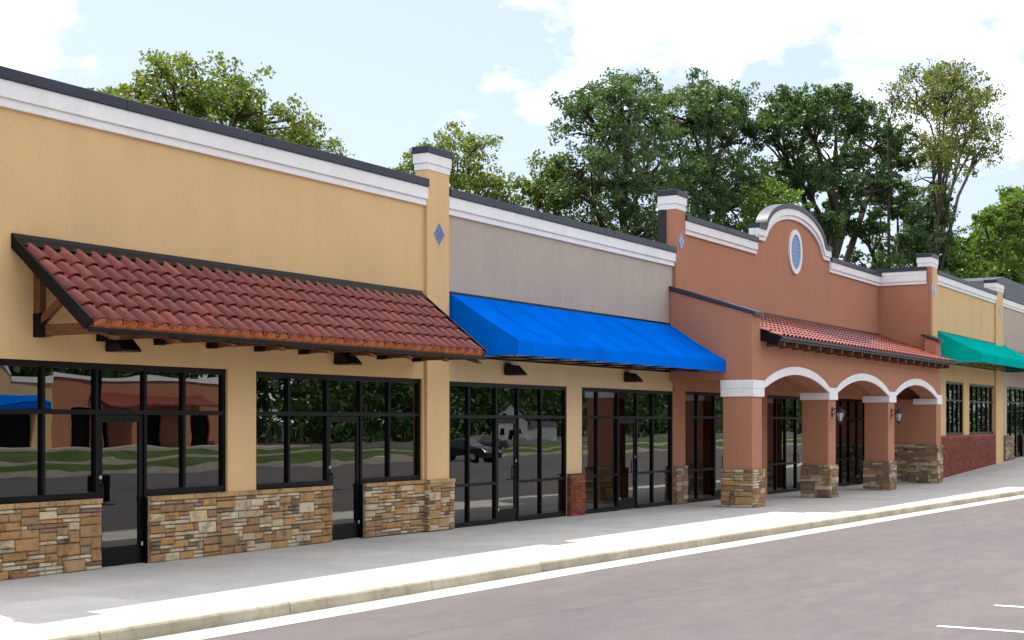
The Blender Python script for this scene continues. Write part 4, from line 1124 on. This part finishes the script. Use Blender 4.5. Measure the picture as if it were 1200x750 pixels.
tree('bare_tree', 'thin bare topped tree left of the yellowing tree', (91.0, 9.5, GZ), 22, 0.20,
     [(0.3, 0, 23.6, 1.0, 1.0, 1.8, 6), (0.8, 0, 21.6, 0.9, 1, 1.6, 5)], 'leaf_autumn', 0.22, 8, 3, 31, bare=4)
tree('broadleaf_tree', 'dark green tree below the yellowing tree with sky gaps', (97.0, 10.5, GZ), 15, 0.45,
     [(-1.8, 0, 17.2, 1.8, 2, 1.2, 8), (3.6, 0, 18.0, 2.4, 2.3, 1.6, 15), (6.2, 0, 17.2, 2.0, 2.0, 1.6, 11), (0.8, 0, 15.2, 2.2, 2.3, 1.4, 12), (4.4, 0, 14.6, 2.8, 2.4, 1.8, 17), (-4.4, 0, 12.6, 2.4, 2.2, 1.4, 11), (7.6, 0, 13.0, 2.8, 2.6, 2.2, 16), (0, 0, 11.8, 3.8, 2.6, 1.4, 16), (-6.4, 0, 15.4, 1.6, 1.8, 1.0, 6), (-3, 0, 10, 3, 2, 1.2, 8), (5, 0, 10.5, 4, 2.4, 1.6, 14)],
     'leaf_dark', 0.22, 29, 8, 37, sx=1.5)
tree('broadleaf_tree', 'rounded bright green tree behind the far yellow shop at the right edge', (118.0, 8, GZ), 15, 0.45,
     [(-6.5, 0, 13.0, 2.8, 3, 2.6, 24), (-3.0, 0, 16.5, 2.8, 3, 2.4, 24), (1.0, 0, 18.6, 2.8, 3, 2.4, 24), (5.0, 0, 20.0, 3.0, 3, 2.8, 24), (1.0, 0, 14.0, 3.5, 3, 3.0, 28), (-5, 0, 10.6, 3.5, 3, 2.5, 20), (6.0, 0, 15.0, 3.4, 3, 3, 20), (-9.5, 0, 12.2, 2.2, 2.4, 2.2, 14)],
     'leaf_fresh', 0.26, 32, 8, 41, sx=1.7)

# ------------------------------------------------------------------ across the parking lot (seen mirrored in the shop glass)
def flat(name, mat, x0, x1, y0, y1, z, kind='structure'):
    m = MB(); m.add([(x0, y0, z), (x1, y0, z), (x1, y1, z), (x0, y1, z)], [(0, 1, 2, 3)])
    return tag(m.build(name, mat, fix=False), kind=kind)
def verge(x0, x1, y0, y1):
    m = MB(); m.box(x0, x1, y0, y1, -0.6, -0.10)
    tag(m.build('verge_kerb', 'gutter'), kind='structure')
    m = MB(); nx, ny = 40, 6; vs = []
    for i in range(nx + 1):
        for j in range(ny + 1):
            vs.append((x0 + 0.18 + (x1 - x0 - 0.36) * i / nx, y0 + 0.18 + (y1 - y0 - 0.36) * j / ny, -0.10 + 0.25 * math.sin(math.pi * j / ny) + rng.uniform(-0.03, 0.03)))
    m.add(vs, [(i * (ny + 1) + j, (i + 1) * (ny + 1) + j, (i + 1) * (ny + 1) + j + 1, i * (ny + 1) + j + 1) for i in range(nx) for j in range(ny)])
    tag(m.build('grass', 'grass', fix=False, smooth=True), kind='stuff')
verge(20, 230, -41.5, -36.0)
verge(20, 300, -57.0, -50.0)
# facing row of shops
op = thing('shop_building', 'row of yellow and terracotta shops across the lot seen mirrored in the left windows', 'building')
OY = -72.0
MB().wall(62, 80, -0.8, 5.6, OY - 0.3, OY, [(64, 70, 0, 2.9), (72, 78, 0, 2.9)]).build('wall', 'yellow', op)
MB().strip([(68 + i * 0.4, 5.6) for i in range(21)], [(68 + i * 0.4, 5.9 + 1.3 * math.sqrt(max(0, 1 - ((i - 10) / 10) ** 2))) for i in range(21)], OY - 0.3, OY).build('gable', 'yellow', op)
MB().strip([(68 + i * 0.4, 5.7 + 1.3 * math.sqrt(max(0, 1 - ((i - 10) / 10) ** 2))) for i in range(21)], [(68 + i * 0.4, 6.0 + 1.3 * math.sqrt(max(0, 1 - ((i - 10) / 10) ** 2))) for i in range(21)], OY + 0.001, OY + 0.1).build('gable_moulding', 'white', op)
MB().wall(80, 104, -0.8, 6.0, OY - 0.3, OY, [(82, 86, 0, 3.0), (88, 92, 0, 3.0), (94, 98, 0, 3.0)]).build('wall', 'terra', op)
box('cornice', 'white', op, 80, 104, OY + 0.001, OY + 0.12, 5.6, 6.05); box('cornice', 'white', op, 62, 68, OY + 0.001, OY + 0.12, 5.2, 5.65); box('cornice', 'white', op, 76, 79.99, OY + 0.001, OY + 0.12, 5.2, 5.65)
m = MB(); m.prism([(OY + 0.002, 4.6), (OY + 2.2, 3.5), (OY + 2.2, 3.3), (OY + 0.002, 4.3)], 'x', 84, 97); m.build('tile_roof', 'tile_far', op)
for x in (83, 87, 93, 99): box('pier', 'terra', op, x - 0.4, x + 0.4, OY + 1.4, OY + 2.0, -0.8, 3.4)
for (a, b) in ((64, 70), (72, 78), (82, 86), (88, 92), (94, 98)): box('window', 'black', op, a, b, OY - 0.25, OY - 0.2, -0.3, 3.0)
box('body', 'int_wall', op, 62, 104, OY - 12, OY - 0.301, -0.8, 5.2)
box('pavement', 'gutter', op, 60, 106, OY + 0.001, OY + 5, -0.7, 0.05)
awning('fabric_awning', 'blue fabric awning across the lot, left one in the mirrored yellow front', 63.5, 70.5, OY, 4.3, 3.4, 3.0, -1.5, 'blue', 4)
awning('fabric_awning', 'blue fabric awning across the lot, right one in the mirrored yellow front', 71.5, 78.5, OY, 4.3, 3.4, 3.0, -1.5, 'blue', 4)

# white house far beyond the lot
M['siding'] = plain('white_siding', (0.72, 0.72, 0.70), 0.7, 0.3, 0, 0.05, 2.0)
hs = thing('house', 'small white gabled house far across the lot mirrored in the grey shop glass', 'house', (172, -84, -0.4)); hs.rotation_euler = (0, 0, R(58)); hs.scale = (0.62, 0.62, 0.62)
m = MB(); m.prism([(-4, 0), (4, 0), (4, 4.2), (0, 8.2), (-4, 4.2)], 'y', -5, 0); m.build('wall', 'siding', hs)
for sgn in (-1, 1):
    m = MB(); m.prism([(0, 8.3), (sgn * 4.5, 3.85), (sgn * 4.5, 4.05), (0, 8.55)], 'y', -5.3, 0.35); m.build('roof', 'coping', hs)
for (x, z) in ((-2, 1.3), (2, 1.3), (-1.5, 4.2), (1.5, 4.2)): box('window', 'black', hs, x - 0.5, x + 0.5, 0.001, 0.05, z, z + 1.5)
box('wall', 'siding', hs, 4.001, 10, -4, -0.4, 0, 3.0); m = MB(); m.prism([(-4.3, 2.9), (-2.2, 4.4), (-0.1, 2.9)], 'x', 4.002, 10.3); m.build('roof', 'coping', hs)
box('door', 'black', hs, -0.5, 0.5, 0.002, 0.06, 0.1, 2.2)

# dark saloon car on the far side of the lot
M['car_paint'] = plain('dark_blue_car_paint', (0.012, 0.017, 0.03), 0.18, 0.6, 0, 0.05)
M['rubber'] = plain('tyre_rubber', (0.015, 0.015, 0.015), 0.85, 0.2)
M['red_lens'] = plain('red_lens', (0.4, 0.01, 0.01), 0.2, 0.6)
def car(x, y, z, rot, label):
    t = thing('parked_car', label, 'car', (x, y, z)); t.rotation_euler = (0, 0, rot)
    prof_ = [(-2.25, 0.35), (-2.3, 0.62), (-2.1, 0.92), (-1.5, 0.98), (-0.75, 1.40), (0.45, 1.43), (1.25, 1.0), (2.05, 0.86), (2.28, 0.62), (2.25, 0.32)]
    m = MB(); secs = []
    for yy, k, dz in ((-0.88, 0.0, -0.1), (-0.80, 1.0, 0), (0.80, 1.0, 0), (0.88, 0.0, -0.1)):
        secs.append([(px, yy * (1 - 0.22 * max(0, pz - 0.95) / 0.45) if k else yy, pz if (k or pz < 0.9) else 0.90) for px, pz in prof_])
    n_ = len(prof_); vs = [v for s_ in secs for v in s_]
    fs = [tuple(range(n_)), tuple(range(3 * n_, 4 * n_))] + [(i * n_ + k, i * n_ + (k + 1) % n_, (i + 1) * n_ + (k + 1) % n_, (i + 1) * n_ + k) for i in range(3) for k in range(n_)]
    m.add(vs, fs); m.build('body', 'car_paint', t, bevel=0.02)
    for sgn in (-1, 1):
        m = MB(); m.prism([(-1.30, 1.01), (-0.72, 1.345), (0.40, 1.37), (1.05, 1.02)], 'y', sgn * 0.80, sgn * 0.83); m.build('side_window', 'lens', t)
        for wx in (-1.35, 1.38):
            m = MB(); m.tube([(wx, sgn * 0.68, 0.32), (wx, sgn * 0.90, 0.32)], 0.32, 20); w = m.build('wheel', 'rubber', t)
            m = MB(); m.tube([(wx, sgn * 0.88, 0.32), (wx, sgn * 0.91, 0.32)], 0.20, 16); m.build('rim', 'steel', w)
        box('headlight', 'lamp_glass', t, 2.12, 2.27, sgn * 0.68 - 0.16, sgn * 0.68 + 0.16, 0.60, 0.74)
        box('tail_light', 'red_lens', t, -2.29, -2.15, sgn * 0.68 - 0.16, sgn * 0.68 + 0.16, 0.66, 0.82)
    m = MB(); m.add([(0.50, -0.66, 1.425), (0.50, 0.66, 1.425), (1.24, 0.76, 1.02), (1.24, -0.76, 1.02)], [(0, 1, 2, 3)]); m.build('windscreen', 'lens', t)
    return t
car(103, -46.5, -0.32, 0.05, 'dark saloon car across the lot mirrored in the grey shop glass')
car(74, -30.5, -0.32, R(92), 'dark car parked across the lot mirrored in the second yellow shop window')

lp = thing('lamp_post', 'black lamp post on a round base standing in the parking lot', 'lamp post', (31, -16.2, -0.2))
MB().lathe((0, 0, 0), [(0.32, 0), (0.32, 0.75), (0.28, 0.8)], 16).build('base', 'black', lp)
MB().tube([(0, 0, 0.8), (0, 0, 7.0)], [0.10, 0.06], 10).build('pole', 'black', lp)
box('lamp_head', 'black', lp, -0.25, 0.25, 0.0, 0.8, 7.0, 7.15)

# far woods closing the view beyond the lot: one mass of trees
rs = np.random.RandomState(5)
N = 9000
t_ = rs.random(N); 
seg = rs.random(N)
px = np.where(seg < 0.80, -40 + 400 * rs.random(N), 345 + 14 * rs.random(N))
py = np.where(seg < 0.80, -98 - 16 * rs.random(N), -100 + 130 * rs.random(N))
hmax = 15 + 4.0 * np.sin(px * 0.11 + py * 0.07) + 3.0 * np.sin(px * 0.31 + 1.0 + py * 0.2) + 1.5 * np.sin(px * 0.9)
pz = -0.8 + hmax * rs.random(N) ** 0.8
V = leaf_cloud(np.stack([px, py, pz], 1), 1.7 + 0.8 * rs.random(N), 16, 1.0, rs)
tag(link('far_woods', leaves_mesh('far_woods', V, 'leaf_mid')), kind='stuff')
